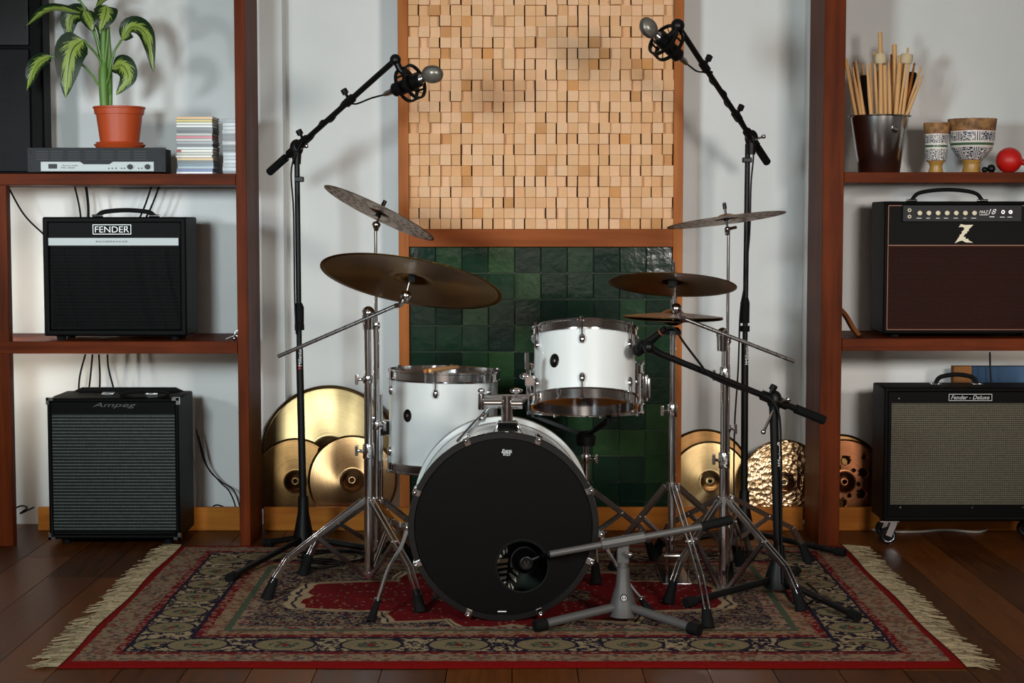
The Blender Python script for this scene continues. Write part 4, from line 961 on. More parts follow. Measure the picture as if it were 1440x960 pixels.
# ---- bass drum
bc = at(708, 742, 4.75); BR = .254
BDc = Vector((bc.x, 4.745, .2665 + RT + .001))
BD = empty('bass_drum', BDc, 'white bass drum with a black front head and a round port hole', 'drum', None, (math.pi / 2, 0, R(1.0)))
DP = .39
MB().lathe([(BR, -.02), (BR, -DP + .02), (BR - .008, -DP + .02), (BR - .008, -.02)], None, 96, True).build('shell', M['white_drum'], BD, 40, local=True)
hp = [(BR - .002, .002), (BR + .0105, .002), (BR + .0125, -.001), (BR + .0125, -.034), (BR + .0105, -.036), (BR - .002, -.036)]
MB().lathe(hp, None, 96, True).build('hoop', M['black_gloss'], BD, 40, local=True, label='glossy black front hoop')
MB().lathe([(BR + .0145, -.0001), (BR + .0125, .0035), (BR - .003, .0035), (BR - .005, -.002)], None, 96).build('hoop_rim', M['hooprim'] if 'hooprim' in M else M.setdefault('hooprim', plain('black_satin', '#0d0d0d', .3)), BD, 40, local=True)
MB().lathe([(a, -DP - .036 - b) for a, b in reversed(hp)], None, 96, True).build('hoop', M['white_drum'], BD, 40, local=True)
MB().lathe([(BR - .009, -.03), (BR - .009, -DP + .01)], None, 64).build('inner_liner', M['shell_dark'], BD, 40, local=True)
MB().lathe([(BR + .0004, -DP + .052), (BR + .0012, -DP + .048), (BR + .0012, -DP + .040), (BR + .0004, -DP + .036)], None, 96).build('inlay', M['black_gloss'], BD, 40, local=True)
for q in (-.012, -.026):
    MB().lathe([(BR + .0128, -DP + q + .002 - .01), (BR + .0135, -DP + q - .01), (BR + .0128, -DP + q - .002 - .01)], None, 96).build('inlay', M['black_gloss'], BD, 40, local=True)
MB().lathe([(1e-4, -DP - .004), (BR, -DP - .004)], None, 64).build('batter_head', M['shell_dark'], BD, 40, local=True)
# front head with an off-centre opening
hx, hy = (735 - 708) * px_m(4.74), (742 - 799) * px_m(4.74); hr = .074; n = 96; V = []; Fc = []
for k in range(n):
    a = 2 * math.pi * k / n; V.append((BR * math.cos(a), BR * math.sin(a), -.004))
rings = 6
for q in range(1, rings + 1):
    t = q / rings
    for k in range(n):
        a = 2 * math.pi * k / n
        V.append(((1 - t) * BR * math.cos(a) + t * (hx + hr * math.cos(a)), (1 - t) * BR * math.sin(a) + t * (hy + hr * math.sin(a)), -.004))
for q in range(rings):
    for k in range(n): k2 = (k + 1) % n; Fc.append((q * n + k, q * n + k2, (q + 1) * n + k2, (q + 1) * n + k))
hd = MB().add(V, Fc).build('front_head', M['head_black'], BD, 40, local=True, label='black front head with port hole')
MB().lathe([(hr + .004, -.0035), (hr + .001, -.0015), (hr - .003, -.003), (hr - .003, -.006), (hr + .001, -.008)], Matrix.Translation((hx, hy, 0)), 64).build('port_ring', M['rubber'], hd, 40, local=True)
text('Evans', hd, M['white_ink'], (.0095, .216, -.004), .027, .0075, (1, 0, 0), (0, 1, 0), .3, local=True)
MB().bb((-.005, .2095, -.004), (.024, .211, -.0034)).build('print_line', M['white_ink'], hd, None, local=True)
text('EQ3', hd, M['white_ink'], (.0095, .2045, -.004), .019, .0075, (1, 0, 0), (0, 1, 0), 0, local=True)
MB().bb((-.016, -.2425, -.004), (.008, -.2395, -.0034)).build('print_line', M['white_ink'], hd, None, local=True)
# claws and rods
claw = MB().bb((-.010, .250, -.040), (.010, .274, .0065)).mesh('claw', M['chrome'])
crod = MB().tube([(0, .268, -.1), (0, .268, .012)], .003, 8).ball((0, .268, .013), .0065, 10, 8).mesh('tension_rod', M['chrome'], 40)
clug = MB().ball((0, .260, -.12), .013, 12, 8, (.75, .7, 1.3)).mesh('lug', M['chrome'], 60)
for k in range(8):
    a = R(22 + 45 * k)
    c_ = share('claw', claw, BD, (0, 0, 0), (0, 0, -a)); md = c_.modifiers.new('b', 'BEVEL'); md.width = .003; md.segments = 2
    share('tension_rod', crod, c_); share('lug', clug, BD, (0, 0, 0), (0, 0, -a))
# spurs
def spur(pts, Ys, tip):
    P = [at(p[0], p[1], y) for p, y in zip(pts, Ys)]; P[-1] = Vector((P[-1].x, P[-1].y, RT + .045))
    s_ = MB().tube(curve(P, 5), .006, 10).build('spur', M['chrome'], BD)
    f = P[-1]; d = (P[-1] - P[-2]).normalized(); e = f + d * (.046 / max(.3, -d.z))
    MB().tube([f - d * .005, e], [.008, .014], 12).build('rubber_tip', M['rubber'], s_)
    MB().lathe([(.004, 0), (.012, 0), (.012, .005), (.004, .005)], Matrix.Translation(f - d * .012) @ d.to_track_quat('Z', 'Y').to_matrix().to_4x4(), 12, True).build('lock_nut', M['chrome'], s_)
    h = P[0]; MB().ball(h, .013, 12, 8, (1, 1, 1.2)).tube([h + Vector((-.02, 0, .008)), h + Vector((.018, .0, .008))], .005, 8).ball(h + Vector((-.022, 0, .008)), .008, 8, 6, (.6, 1, 1.4)).build('spur_bracket', M['chrome'], BD)
spur([(573, 742), (563, 770), (546, 800), (530, 858)], [4.92, 4.88, 4.84, 4.77], None)
spur([(845, 752), (858, 780), (878, 812), (904, 858)], [4.93, 4.89, 4.85, 4.79], None)
# tom holder
YH = 4.90
def hp_(x, y, d=0): return at(x, y, YH + d)
TH_ = MB().prism([((x - 714) * px_m(YH), (612 - y) * px_m(YH)) for x, y in ((690, 611), (700, 590), (727, 590), (738, 611))], .05, hp_(714, 612, .03)).build('tom_holder', M['chrome'], BD, bevel=.004)
MB().bb(hp_(700, 607, -.025), hp_(728, 594, -.0215)).build('holder_window', M['black_gloss'], TH_, bevel=.001)
MB().tube([hp_(713, 596), hp_(713, 556)], .0165, 20).tube([hp_(713, 575), hp_(713, 570)], .0185, 20).build('holder_post', M['chrome'], TH_)
MB().tube([hp_(680, 566), hp_(706, 566)], .016, 18).tube([hp_(677, 576), hp_(677, 553)], .010, 12).tube([hp_(680, 557), hp_(745, 557)], .006, 10).ball(hp_(677, 549), .009, 10, 8, (1.3, 1, .8)).build('clamp', M['chrome'], TH_, bevel=.003)
MB().tube([hp_(718, 567), hp_(735, 567)], .016, 18).ball(hp_(726, 549), .010, 12, 8, (1.9, 1, .8)).tube([hp_(726, 560), hp_(726, 550)], .006, 10).build('clamp', M['chrome'], TH_, bevel=.003)
MB().tube(curve([hp_(726, 566), hp_(736, 563, .02), hp_(743, 553, .04), hp_(743, 535, .05), hp_(743, 520, .05)], 5), .0065, 10).build('tom_arm', M['chrome'], TH_)
MB().tube([hp_(741, 519, .05), hp_(741, 496, .05)], .0065, 6).build('arm_tip', M['chrome'], TH_)
MB().ball(hp_(739, 529, .05), .012, 12, 8, (1.5, 1, .8)).bb(hp_(738, 541, .07), hp_(752, 528, .04)).build('tom_bracket', M['chrome'], TH_, bevel=.003)
MB().tube([hp_(690, 572), hp_(668, 596, .01), hp_(645, 622, .02)], [.005, .009, .010], 12).ball(hp_(678, 588, -.01), .011, 10, 8).tube([hp_(678, 588, -.01), hp_(683, 581, -.02)], .005, 8).build('extension_rod', M['steel'], TH_)
# pillow inside the bass drum
pcx = at(716, 795, 4.83)
PIL = empty('pillow', (pcx.x - .02, 4.93, .03), 'dark pillow printed with a pale striped leaf inside the bass drum', 'pillow')
V = []; Fc = []; K = 14
for s in (1, -1):
    for j in range(K + 1):
        for i in range(K + 1):
            u_, v_ = i / K * 2 - 1, j / K * 2 - 1; t = .045 * max(0, (1 - u_ ** 4) * (1 - v_ ** 4)) ** .5
            V.append((pcx.x - .02 + u_ * .125, 4.93 - s * t, .165 + v_ * .11))
N_ = (K + 1) ** 2
for s in range(2):
    for j in range(K):
        for i in range(K):
            a = s * N_ + j * (K + 1) + i; q = (a, a + 1, a + K + 2, a + K + 1); Fc.append(q if s == 0 else q[::-1])
M['pillow'] = plain('dark_green_cotton', '#15201a', .9); M['leafprint'] = plain('leaf_print', '#dadccf', .9); M['leafpink'] = plain('leaf_print_beige', '#d4bca8', .9)
pil = MB().add(V, Fc).build('cushion', M['pillow'], PIL, 60)
yl = 4.882
def blob(pts, mat):
    PP = [at(690 + x / 8.727, 740 + y / 8.727, yl) for x, y in pts]; c_ = sum(PP, Vector()) / len(PP)
    MB().add([c_ + Vector((0, -.002, 0))] + PP, [(0, 1 + (k + 1) % len(PP), 1 + k) for k in range(len(PP))]).build('leaf_print', mat, pil, None)
for b in ([(150, 260), (170, 250), (172, 330), (160, 350), (148, 300)], [(182, 255), (205, 252), (208, 320), (195, 330)], [(90, 380), (120, 340), (145, 375), (120, 390)],
          [(95, 555), (200, 535), (200, 570), (110, 580)], [(115, 615), (200, 605), (185, 645), (125, 650)], [(145, 690), (180, 670), (190, 690), (160, 710)], [(165, 730), (185, 715), (200, 735), (190, 745)],
          [(210, 760), (225, 690), (245, 780)], [(245, 690), (280, 745), (270, 790)], [(220, 570), (250, 575), (310, 620), (315, 690), (260, 640)], [(240, 440), (275, 445), (285, 500), (245, 500)], [(260, 520), (330, 560), (340, 600), (290, 570)]): blob(b, M['leafprint'])
for b in ([(78, 405), (215, 390), (210, 440), (75, 455)], [(72, 490), (205, 470), (205, 500), (72, 520)]): blob(b, M['leafpink'])

# drumsticks on the floor tom
zt_ = FT.location.z + .296 + .004
for dx, d2 in ((0, 0), (.014, .012)):
    b_ = Vector((at(598, 515, 5.47).x + dx, 5.45 + d2, zt_ + .022)); t_ = Vector((at(637, 512, 5.70).x + dx, 5.74, zt_ + .010))
    stick(t_, b_, .0068, M['stick_red'] if dx == 0 else M['stick'], 'drumstick', 'brown wooden drumstick lying on the floor tom head' if dx == 0 else 'lighter drumstick lying on the floor tom next to the brown one', 'drumsticks on the floor tom', 'b')

# ================================================================== CHROME STANDS
def wing(parent, p, d, mat=None, s=1.0):
    p, d = Vector(p), Vector(d).normalized()
    up = Vector((0, 0, 1)) if abs(d.z) < .9 else Vector((1, 0, 0))
    MB().tube([p, p + d * .018 * s], .005 * s, 8).bar(p + d * .02 * s - up * .016 * s, p + d * .02 * s + up * .016 * s, .010 * s, .006 * s).build('wing_nut', mat or M['chrome'], parent, bevel=.002)
def chrome_stand(name, label, base, hub_z, bot_z, feet, tubes, collars, tag_txt=True, knee=.5):
    S_ = empty(name, (base[0], base[1], RT), label, 'cymbal stand' if 'cymbal' in name else name.replace('_', ' '))
    bx_, by_ = base[0], base[1]
    for z0, z1, r in tubes: MB().lathe([(1e-4, z0), (r, z0), (r, z1), (1e-4, z1)], Matrix.Translation((bx_, by_, 0)), 20).build('tube', M['chrome'], S_)
    for z, r, h, w in collars:
        c_ = MB().lathe([(1e-4, z - h), (r, z - h), (r + .001, z - h + .002), (r + .001, z + h - .002), (r, z + h), (1e-4, z + h)], Matrix.Translation((bx_, by_, 0)), 20).build('collar', M['chrome'], S_)
        if w: wing(c_, (bx_ + w[0] * r, by_ + w[1] * r, z), (w[0], w[1], w[2] if len(w) > 2 else 0))
        if tag_txt and h > .02: text('Pearl', c_, M['silver_ink'], (bx_ + .002, by_ - r - .0015, z), h * 1.7, .010, (0, 0, 1), (-1, 0, 0), .3)
    hb2 = MB().lathe([(1e-4, hub_z - .012), (.019, hub_z - .012), (.019, hub_z + .010), (1e-4, hub_z + .010)], Matrix.Translation((bx_, by_, 0)), 18).build('leg_hub', M['chrome'], S_)
    wing(hb2, (bx_ + .012, by_ - .012, hub_z), (.5, -1, 0), None, .8)
    MB().lathe([(1e-4, bot_z), (.017, bot_z), (.017, bot_z + .018), (1e-4, bot_z + .018)], Matrix.Translation((bx_, by_, 0)), 18).build('brace_hub', M['chrome'], S_)
    for fx, fy in feet:
        d = Vector((fx - bx_, fy - by_, 0)); L = d.length; d.normalize(); B0 = Vector((bx_, by_, 0)); side = d.cross(Vector((0, 0, 1)))
        p0 = B0 + d * .022 + Vector((0, 0, hub_z)); p2 = B0 + d * (L * .84) + Vector((0, 0, .125)); p3 = B0 + d * L + Vector((0, 0, .055))
        pk = p0.lerp(p2, .62)
        m = MB()
        for s in (-1, 1):
            o_ = side * (.007 * s); m.bar(p0 + o_, p2 + o_, .004, .016, side).bar(p2 + o_, p3 + o_, .004, .016, side)
        lg = m.build('leg', M['steel'], S_, bevel=.0008)
        pb = B0 + d * .018 + Vector((0, 0, bot_z + .009)); m = MB()
        for s in (-1, 1): m.bar(pb + side * (.004 * s), pk + side * (.004 * s), .003, .013, side)
        m.build('brace', M['steel'], S_)
        MB().tube([pk - side * .012, pk + side * .012], .005, 10).build('rivet', M['chrome'], lg)
        dd = (p3 - p2).normalized(); MB().tube([p3 - dd * .02, B0 + d * (L + .012) + Vector((0, 0, RT + .012)), B0 + d * (L + .016) + Vector((0, 0, RT + .001))], [.012, .018, .020], 12).build('rubber_foot', M['rubber'], lg)
    return S_
def pearl_boom(S_, clamp, lo, hi, tilt_p, top, cy_label):
    """boom arm through a clamp, tilter, rod up through the cymbal"""
    MB().ball(clamp, .020, 16, 12, (1, .9, 1.05)).tube([clamp + Vector((0, 0, -.05)), clamp], [.0165, .019], 16).build('boom_clamp', M['chrome'], S_)
    a = MB().tube([lo, hi], .0062, 12).build('boom_arm', M['steel'], S_)
    for k in range(1, 12):
        t = k / 12; p_ = Vector(lo).lerp(Vector(hi), t); d = (Vector(hi) - Vector(lo)).normalized() * .0008
        MB().tube([p_ - d, p_ + d], .0066, 12).build('scale_mark', M['dark_ink'], a)
    b = MB().tube(curve([hi, Vector(hi).lerp(tilt_p, .5) + Vector((0, -.004, -.01)), tilt_p], 4), [.0075] * 9, 12).ball(tilt_p, .017, 14, 10, (1, .8, 1)).build('tilter', M['chrome'], S_)
    d = (Vector(top) - tilt_p)
    r_ = MB().tube([tilt_p, top], .004, 10).build('cymbal_rod', M['chrome'], S_)
    return d
# --- left boom stand with the ride
YL = 5.2
bx0 = at(518.5, 700, YL).x
LB = chrome_stand('cymbal_stand', 'chrome boom cymbal stand carrying the big brown ride cymbal', (bx0, YL), at(518, 703, YL).z, at(518, 812, YL).z,
                  [tuple(gnd(382, 846)[:2]), tuple(gnd(588, 864)[:2]), (bx0 + .10, 5.56)],
                  [(at(0, 812, YL).z, at(0, 628, YL).z, .0145), (at(0, 640, YL).z, at(0, 528, YL).z, .0125), (at(0, 540, YL).z, at(0, 446, YL).z, .0108)],
                  [(at(0, 634, YL).z, .0165, .023, (-1, -.4, .2)), (at(0, 533, YL).z, .0145, .012, (-1, -.3, 0))])
cl = at(518, 440, YL); lo, hi = at(391, 501, YL + .02), at(556, 430, YL - .05)
tl_ = at(571, 416, YL - .06); cyc = at(579, 392, YL - .05)
rot = Vector((R(-17), R(9.6), 0)); nrm = Matrix.Rotation(rot.y, 3, 'Y') @ Matrix.Rotation(rot.x, 3, 'X') @ Vector((0, 0, 1))
pearl_boom(LB, cl, lo, hi, tl_, cyc + nrm * .088, '')
cymbal(cyc + nrm * .020, .278, M['brz_ride'], (rot.x, rot.y, 0), 'large brown ride cymbal tilted on a chrome boom stand', name='ride_cymbal', bow=.085, bell=.2)
MB().tube([cyc - nrm * .008, cyc + nrm * .016], .011, 14).build('felt_washer', M['black_felt'], LB)
# --- left straight stand with the perforated cymbal
YL2 = 5.52; bx1 = at(529.5, 560, YL2).x
LS = chrome_stand('cymbal_stand', 'slim straight chrome stand under the steeply tilted perforated cymbal', (bx1, YL2), at(0, 703, YL2).z, .075,
                  [tuple(gnd(432, 812)[:2]), tuple(gnd(612, 806)[:2]), (bx1 + .02, 5.84)],
                  [(.07, at(0, 595, YL2).z, .0125), (at(0, 600, YL2).z, at(0, 455, YL2).z, .0098), (at(0, 460, YL2).z, at(0, 320, YL2).z, .0052)],
                  [(at(0, 598, YL2).z, .014, .013, (.8, -.6, 0)), (at(0, 457, YL2).z, .0115, .010, None)], False)
c1 = at(533, 300, YL2); rot = (R(-9), R(25.5), 0); nrm = Matrix.Rotation(rot[1], 3, 'Y') @ Matrix.Rotation(rot[0], 3, 'X') @ Vector((0, 0, 1))
t1 = at(529, 316, YL2)
MB().ball(t1, .012, 12, 10, (1.2, 1, 1)).tube([t1 + Vector((0, 0, -.02)), t1], [.007, .011], 12).build('tilter', M['chrome'], LS)
MB().tube([t1, c1 + nrm * .046], .004, 8).build('cymbal_rod', M['chrome'], LS)
MB().tube([c1 - nrm * .012, c1 + nrm * .006], [.010, .007], 12).tube([c1 + nrm * .026, c1 + nrm * .046], .0065, 10).build('sleeve', M['black_plastic'], LS)
cymbal(c1 + nrm * .018, .196, M['brz_efx'], rot, 'perforated cymbal steeply tilted above the brown ride cymbal', name='effects_cymbal', holes=True, bow=.06, bell=.2)
# --- right boom stand with the crash
YR = 5.14; bx2 = at(1018, 700, YR).x
RB = chrome_stand('cymbal_stand', 'chrome boom cymbal stand carrying the brown crash cymbal above the hi-hat', (bx2, YR), at(0, 703, YR).z, at(0, 832, YR).z,
                  [tuple(gnd(1122, 862)[:2]), tuple(gnd(944, 852)[:2]), (bx2 + .10, 5.5)],
                  [(at(0, 832, YR).z, at(0, 640, YR).z, .0145), (at(0, 650, YR).z, at(0, 515, YR).z, .0128), (at(0, 525, YR).z, at(0, 480, YR).z, .0108)],
                  [(at(0, 647, YR).z, .0165, .024, (-1, -.5, .3)), (at(0, 527, YR).z, .0150, .024, (-1, -.3, 0))])
cl = at(1016.5, 470, YR); lo, hi = at(1117, 508, YR + .02), at(962, 448, YR - .03); tl_ = at(951, 434, YR - .04); cyc = at(946, 399, YR - .02)
rot = (R(-12.5), R(3.5), 0); nrm = Matrix.Rotation(rot[1], 3, 'Y') @ Matrix.Rotation(rot[0], 3, 'X') @ Vector((0, 0, 1))
pearl_boom(RB, cl, lo, hi, tl_, cyc + nrm * .066, '')
cymbal(cyc + nrm * .020, .192, M['brz_crash'], rot, 'brown crash cymbal on a chrome boom stand above the hi-hat', name='crash_cymbal', bow=.10, bell=.2)
MB().tube([cyc - nrm * .01, cyc + nrm * .016], .014, 14).build('felt_washer', M['black_felt'], RB)
# --- right straight stand with the second perforated cymbal
YR2 = 5.5; bx3 = at(1022, 600, YR2).x
RS = chrome_stand('cymbal_stand', 'slim straight chrome stand under the nearly level perforated cymbal', (bx3, YR2), at(0, 700, YR2).z, .075,
                  [(bx3 - .20, YR2 + .18), (bx3 + .27, YR2 + .08), (bx3 - .02, YR2 - .24)],
                  [(.07, at(0, 600, YR2).z, .0110), (at(0, 605, YR2).z, at(0, 475, YR2).z, .0090), (at(0, 480, YR2).z, at(0, 325, YR2).z, .0050)],
                  [(at(0, 602, YR2).z, .0125, .012, (.8, -.6, 0)), (at(0, 478, YR2).z, .011, .010, None)], False)
c1 = at(1021, 306, YR2); rot = (R(-5), R(-7), 0); nrm = Matrix.Rotation(rot[1], 3, 'Y') @ Matrix.Rotation(rot[0], 3, 'X') @ Vector((0, 0, 1))
t1 = at(1023, 322, YR2)
MB().ball(t1, .009, 12, 10).tube([t1 + Vector((0, 0, -.02)), t1], [.007, .010], 12).tube([t1, t1 + Vector((.028, -.01, .006))], .005, 8).build('tilter', M['chrome'], RS)
MB().tube([t1, c1 + nrm * .05], .004, 8).build('cymbal_rod', M['chrome'], RS)
MB().tube([c1 + nrm * .028, c1 + nrm * .046], .0065, 10).tube([c1 - nrm * .01, c1 + nrm * .01], .008, 10).build('sleeve', M['black_plastic'], RS)
cymbal(c1 + nrm * .012, .192, M['brz_efx'], rot, 'perforated cymbal held nearly level above the crash cymbal', name='effects_cymbal', holes=True, bow=.075, bell=.22)
# --- hi-hat
YHH = 5.3; bxh = at(945.5, 600, YHH).x
HH = chrome_stand('hi_hat_stand', 'chrome hi-hat stand with pedal frame beside the rack tom', (bxh, YHH), at(0, 683, YHH).z, .12,
                  [(at(868, 800, 5.45).x, 5.45), tuple(gnd(994, 886)[:2]), (bxh + .24, 5.56)],
                  [(.10, at(0, 575, YHH).z, .0125), (at(0, 580, YHH).z, at(0, 466, YHH).z, .0095), (at(0, 470, YHH).z, at(0, 366, YHH).z, .0032)],
                  [(at(0, 577, YHH).z, .0145, .020, (-1, -.4, 0))], False)
MB().tube(curve([at(938, 816, YHH), at(938, 762, YHH), at(945, 748, YHH), at(960, 748, YHH), at(968, 762, YHH), at(968, 816, YHH)], 5), .004, 8).build('pedal_frame', M['chrome'], HH)
pz = Vector((bxh + .01, YHH, RT))
MB().box(pz + Vector((0, .06, .004)), (.09, .30, .008)).build('base_plate', M['steel'], HH, bevel=.002)
MB().box(pz + Vector((0, .10, .05)), (.075, .26, .008), Matrix.Rotation(R(-14), 3, 'X')).build('footboard', M['steel'], HH, bevel=.002)
zh = at(0, 452, YHH)
hz = at(948, 447, YHH)
MB().lathe([(1e-4, 0), (.026, 0), (.026, .012), (.016, .022), (1e-4, .022)], Matrix.Translation((bxh, YHH, at(0, 470, YHH).z)), 20).build('seat_cup', M['black_plastic'], HH)
cymbal((bxh, YHH, hz.z - .023), .155, M['brz_dark'], (math.pi + R(1), R(1), 0), 'lower dark hi-hat cymbal facing up', name='hi_hat_cymbal', bow=.12, bell=.24)
cymbal((bxh, YHH, hz.z + .028), .155, M['brz_crash'], (R(-1), R(1), 0), 'upper hi-hat cymbal with a clutch above it', name='hi_hat_cymbal', bow=.13, bell=.24)
MB().tube([(bxh, YHH, hz.z + .022), (bxh, YHH, hz.z + .06)], .008, 12).build('clutch', M['chrome'], HH)
# --- snare stand
sx, sy = SN_.location.x, SN_.location.y
SS = chrome_stand('snare_stand', 'dark snare stand with a basket under the chrome snare drum', (sx, sy), .26, .10, [(sx - .22, sy + .12), (sx + .22, sy + .1), (sx + .02, sy - .26)],
                  [(.09, .36, .0125), (.34, SNz - .09, .0095)], [(.365, .015, .014, (1, -.5, 0))], False)
for k in range(3):
    a = R(-90 + 120 * k + 20); p0 = Vector((sx, sy, SNz - .08)); p1 = Vector((sx + .185 * math.cos(a), sy + .185 * math.sin(a), SNz - .012))
    am = MB().bar(p0, p1, .012, .008).build('basket_arm', M['black_metal'], SS)
    MB().tube([p1 + Vector((0, 0, -.008)), p1 + Vector((.010 * math.cos(a), .010 * math.sin(a), .03))], .008, 10).build('rubber_grip', M['rubber'], am)
MB().lathe([(1e-4, 0), (.03, 0), (.034, .03), (.02, .045), (1e-4, .045)], Matrix.Translation((sx, sy, SNz - .11)), 16).build('basket_hub', M['black_metal'], SS)

# ================================================================== MICROPHONES AND THEIR STANDS
def mic_stand(label, base, hub_h, feet, pole, hub_r=.032, mat=None, z0=RT, leg_r=.0105):
    mat = mat or M['black_metal']
    S_ = empty('microphone_stand', (base[0], base[1], z0), label, 'microphone stand')
    bx_, by_ = base
    MB().lathe([(1e-4, z0 + .018), (hub_r * 1.15, z0 + .018), (hub_r * 1.1, z0 + .05), (hub_r * .6, z0 + hub_h * .7), (.017, z0 + hub_h), (1e-4, z0 + hub_h)], Matrix.Translation((bx_, by_, 0)), 24).build('hub', mat, S_)
    for fx, fy in feet:
        d = Vector((fx - bx_, fy - by_, 0)); L = d.length; d.normalize(); B0 = Vector((bx_, by_, 0))
        lg = MB().tube([B0 + d * hub_r * .6 + Vector((0, 0, z0 + .045)), B0 + d * (L - .012) + Vector((0, 0, z0 + .018))], leg_r, 12).build('leg', mat, S_)
        MB().tube([B0 + d * (L - .035) + Vector((0, 0, z0 + .019)), B0 + d * L + Vector((0, 0, z0 + .0165))], leg_r + .0045, 12).build('rubber_foot', M['rubber'], lg)
    for p0, p1, r in pole: MB().tube([p0, p1], r, 16).build('pole', mat, S_)
    return S_
def boom(S_, lo, hi, pivot, r=.0095, grip=.10, knobs=(), mat=None):
    mat = mat or M['black_metal']; lo, hi, pivot = Vector(lo), Vector(hi), Vector(pivot); d = (hi - lo).normalized()
    b = MB().tube([lo, hi], r, 14).build('boom_arm', mat, S_)
    MB().tube([lo - d * .004, lo + d * grip], r + .0045, 14).build('grip', M['rubber'], b)
    q = lo + d * ((pivot - lo).dot(d))
    MB().ball(q, .026, 14, 10, (.9, .75, 1.15)).tube([q - d * .045, q + d * .045], r + .006, 14).tube([q + Vector((0, 0, -.055)), q], [.014, .018], 12).build('pivot_clamp', mat, S_)
    MB().tube([q + Vector((.01, -.018, -.004)), q + Vector((.035, -.03, .004))], .004, 8).ball(q + Vector((.037, -.031, .005)), .008, 10, 8).build('lever', M['chrome'], S_)
    for t in knobs:
        p = lo.lerp(hi, t); up = Vector((0, -.3, 1)); up = (up - d * up.dot(d)).normalized()
        if up.x > 0 and d.x > 0: up = up
        k = MB().tube([p - d * .018, p + d * .018], r + .005, 12).tube([p, p + up * .030], .005, 8).tube([p + up * .026, p + up * .042], .011, 12).build('knob', mat, S_)
    return q, d
def cable(pts, label, r=.003, mat=None, n=6):
    return single(MB().tube(curve(pts, n), r, 7), 'cable', mat or M['cable'], label, 'cable')
def lollipop(hd, body, conn, label, slab):
    hd, body, conn = Vector(hd), Vector(body), Vector(conn); ax = (hd - conn).normalized()
    MC = empty('condenser_microphone', conn, label, 'microphone')
    side = ax.cross(Vector((0, 1, 0))).normalized(); face = side.cross(ax)
    Mx = Matrix((side, face, ax)).transposed().to_4x4()
    def pl(p): return Matrix.Translation(p) @ Mx
    # disc shaped mesh head, thinner across its face
    tl = Matrix.Rotation(R(38), 4, ax)
    HM = Matrix.Translation(hd) @ tl @ Mx @ Matrix.Diagonal((.030, .025, .034, 1))
    MB().lathe([(max(math.sin(math.pi * i / 14), 1e-4), -math.cos(math.pi * i / 14)) for i in range(15)], HM, 28).build('head_grille', M['mic_mesh'], MC, 60)
    RM = Matrix.Translation(hd) @ tl @ Mx @ Matrix.Rotation(R(90), 4, 'X')
    rp = []
    V = []; n = 40; Fc = []
    for k in range(n):
        a = 2 * math.pi * k / n
        for dr, dz in ((.0, -.005), (.0022, -.005), (.0022, .005), (0, .005)): V.append(RM @ Vector(((.0295 + dr) * math.cos(a), (.0335 + dr) * math.sin(a), dz)))
    for k in range(n):
        for q in range(4): k2 = (k + 1) % n; Fc.append((k * 4 + q, k2 * 4 + q, k2 * 4 + (q + 1) % 4, k * 4 + (q + 1) % 4))
    MB().add(V, Fc).build('head_band', M['satin'], MC, 40)
    nk = hd - ax * .034
    MB().tube([nk, nk - ax * .014], [.011, .016], 16).build('neck', M['steel'], MC)
    MB().tube([nk - ax * .012, nk - ax * .016, conn + ax * .045, conn + ax * .035], [.016, .022, .022, .013], 20).build('body', M['black_plastic'], MC)
    MB().tube([conn + ax * .04, conn + ax * .012, conn], [.0095, .0095, .006], 14).build('connector', M['steel'], MC)
    SM = empty('shock_mount', body, slab, 'shock mount')
    V = None
    for s in (-1, 1):
        c_ = body + ax * (.016 * s)
        MB().lathe([(.050, -.0045), (.057, -.0045), (.057, .0045), (.050, .0045)], pl(c_), 36, True).build('outer_ring', M['black_plastic'], SM)
    MB().lathe([(.0225, -.012), (.027, -.012), (.027, .012), (.0225, .012)], pl(body), 28, True).build('inner_ring', M['black_plastic'], SM)
    for k in range(8):
        a = R(45 * k + 10); a2 = a + R(22)
        p0 = pl(body) @ Vector((.027 * math.cos(a2), .027 * math.sin(a2), 0)); p1 = pl(body + ax * (.016 if k % 2 else -.016)) @ Vector((.052 * math.cos(a), .052 * math.sin(a), 0))
        MB().tube([p0, p1], .0014, 6).build('elastic', M['cable'], SM)
    for k in range(6):
        a = R(60 * k); MB().tube([pl(body - ax * .016) @ Vector((.0535 * math.cos(a), .0535 * math.sin(a), 0)), pl(body + ax * .016) @ Vector((.0535 * math.cos(a), .0535 * math.sin(a), 0))], .0035, 8).build('spacer', M['black_plastic'], SM)
    return MC, SM, ax
# ---- left overhead
yb, ym = 5.80, 5.42
bl = gnd(427, 776); zb_ = 0.0
LM = mic_stand('tall black microphone stand with its boom over the ride cymbal', (bl.x, bl.y), .19, [tuple(gnd(322, 822)[:2]), tuple(gnd(372, 771)[:2]), (bl.x + .30, bl.y - .1)],
               [(Vector((bl.x, bl.y, .15)), at(421, 490, bl.y), .0125), (at(421, 500, bl.y), at(417.5, 218, bl.y), .0092)], z0=0.004)
MB().tube([at(421, 458, bl.y), at(420.6, 432, bl.y), at(420.3, 426, bl.y)], [.0155, .0165, .011], 16).tube([at(421.2, 464, bl.y), at(421, 456, bl.y)], .0165, 16).build('height_clutch', M['rubber'], LM)
text('Millenium', LM, M['white_ink'], at(422.5, 500, bl.y) + Vector((0, -.0132, 0)), .068, .011, (0, 0, 1), (-1, 0, 0))
text('M', LM, M['red_plastic'], at(422.5, 516, bl.y) + Vector((0, -.0132, 0)), .010, .012, (0, 0, 1), (-1, 0, 0))
MB().box(at(421, 252, bl.y), (.03, .026, .018)).build('pole_collar', M['black_metal'], LM, bevel=.003)
lo, hi = at(380, 241, bl.y + .12), at(556, 84, ym)
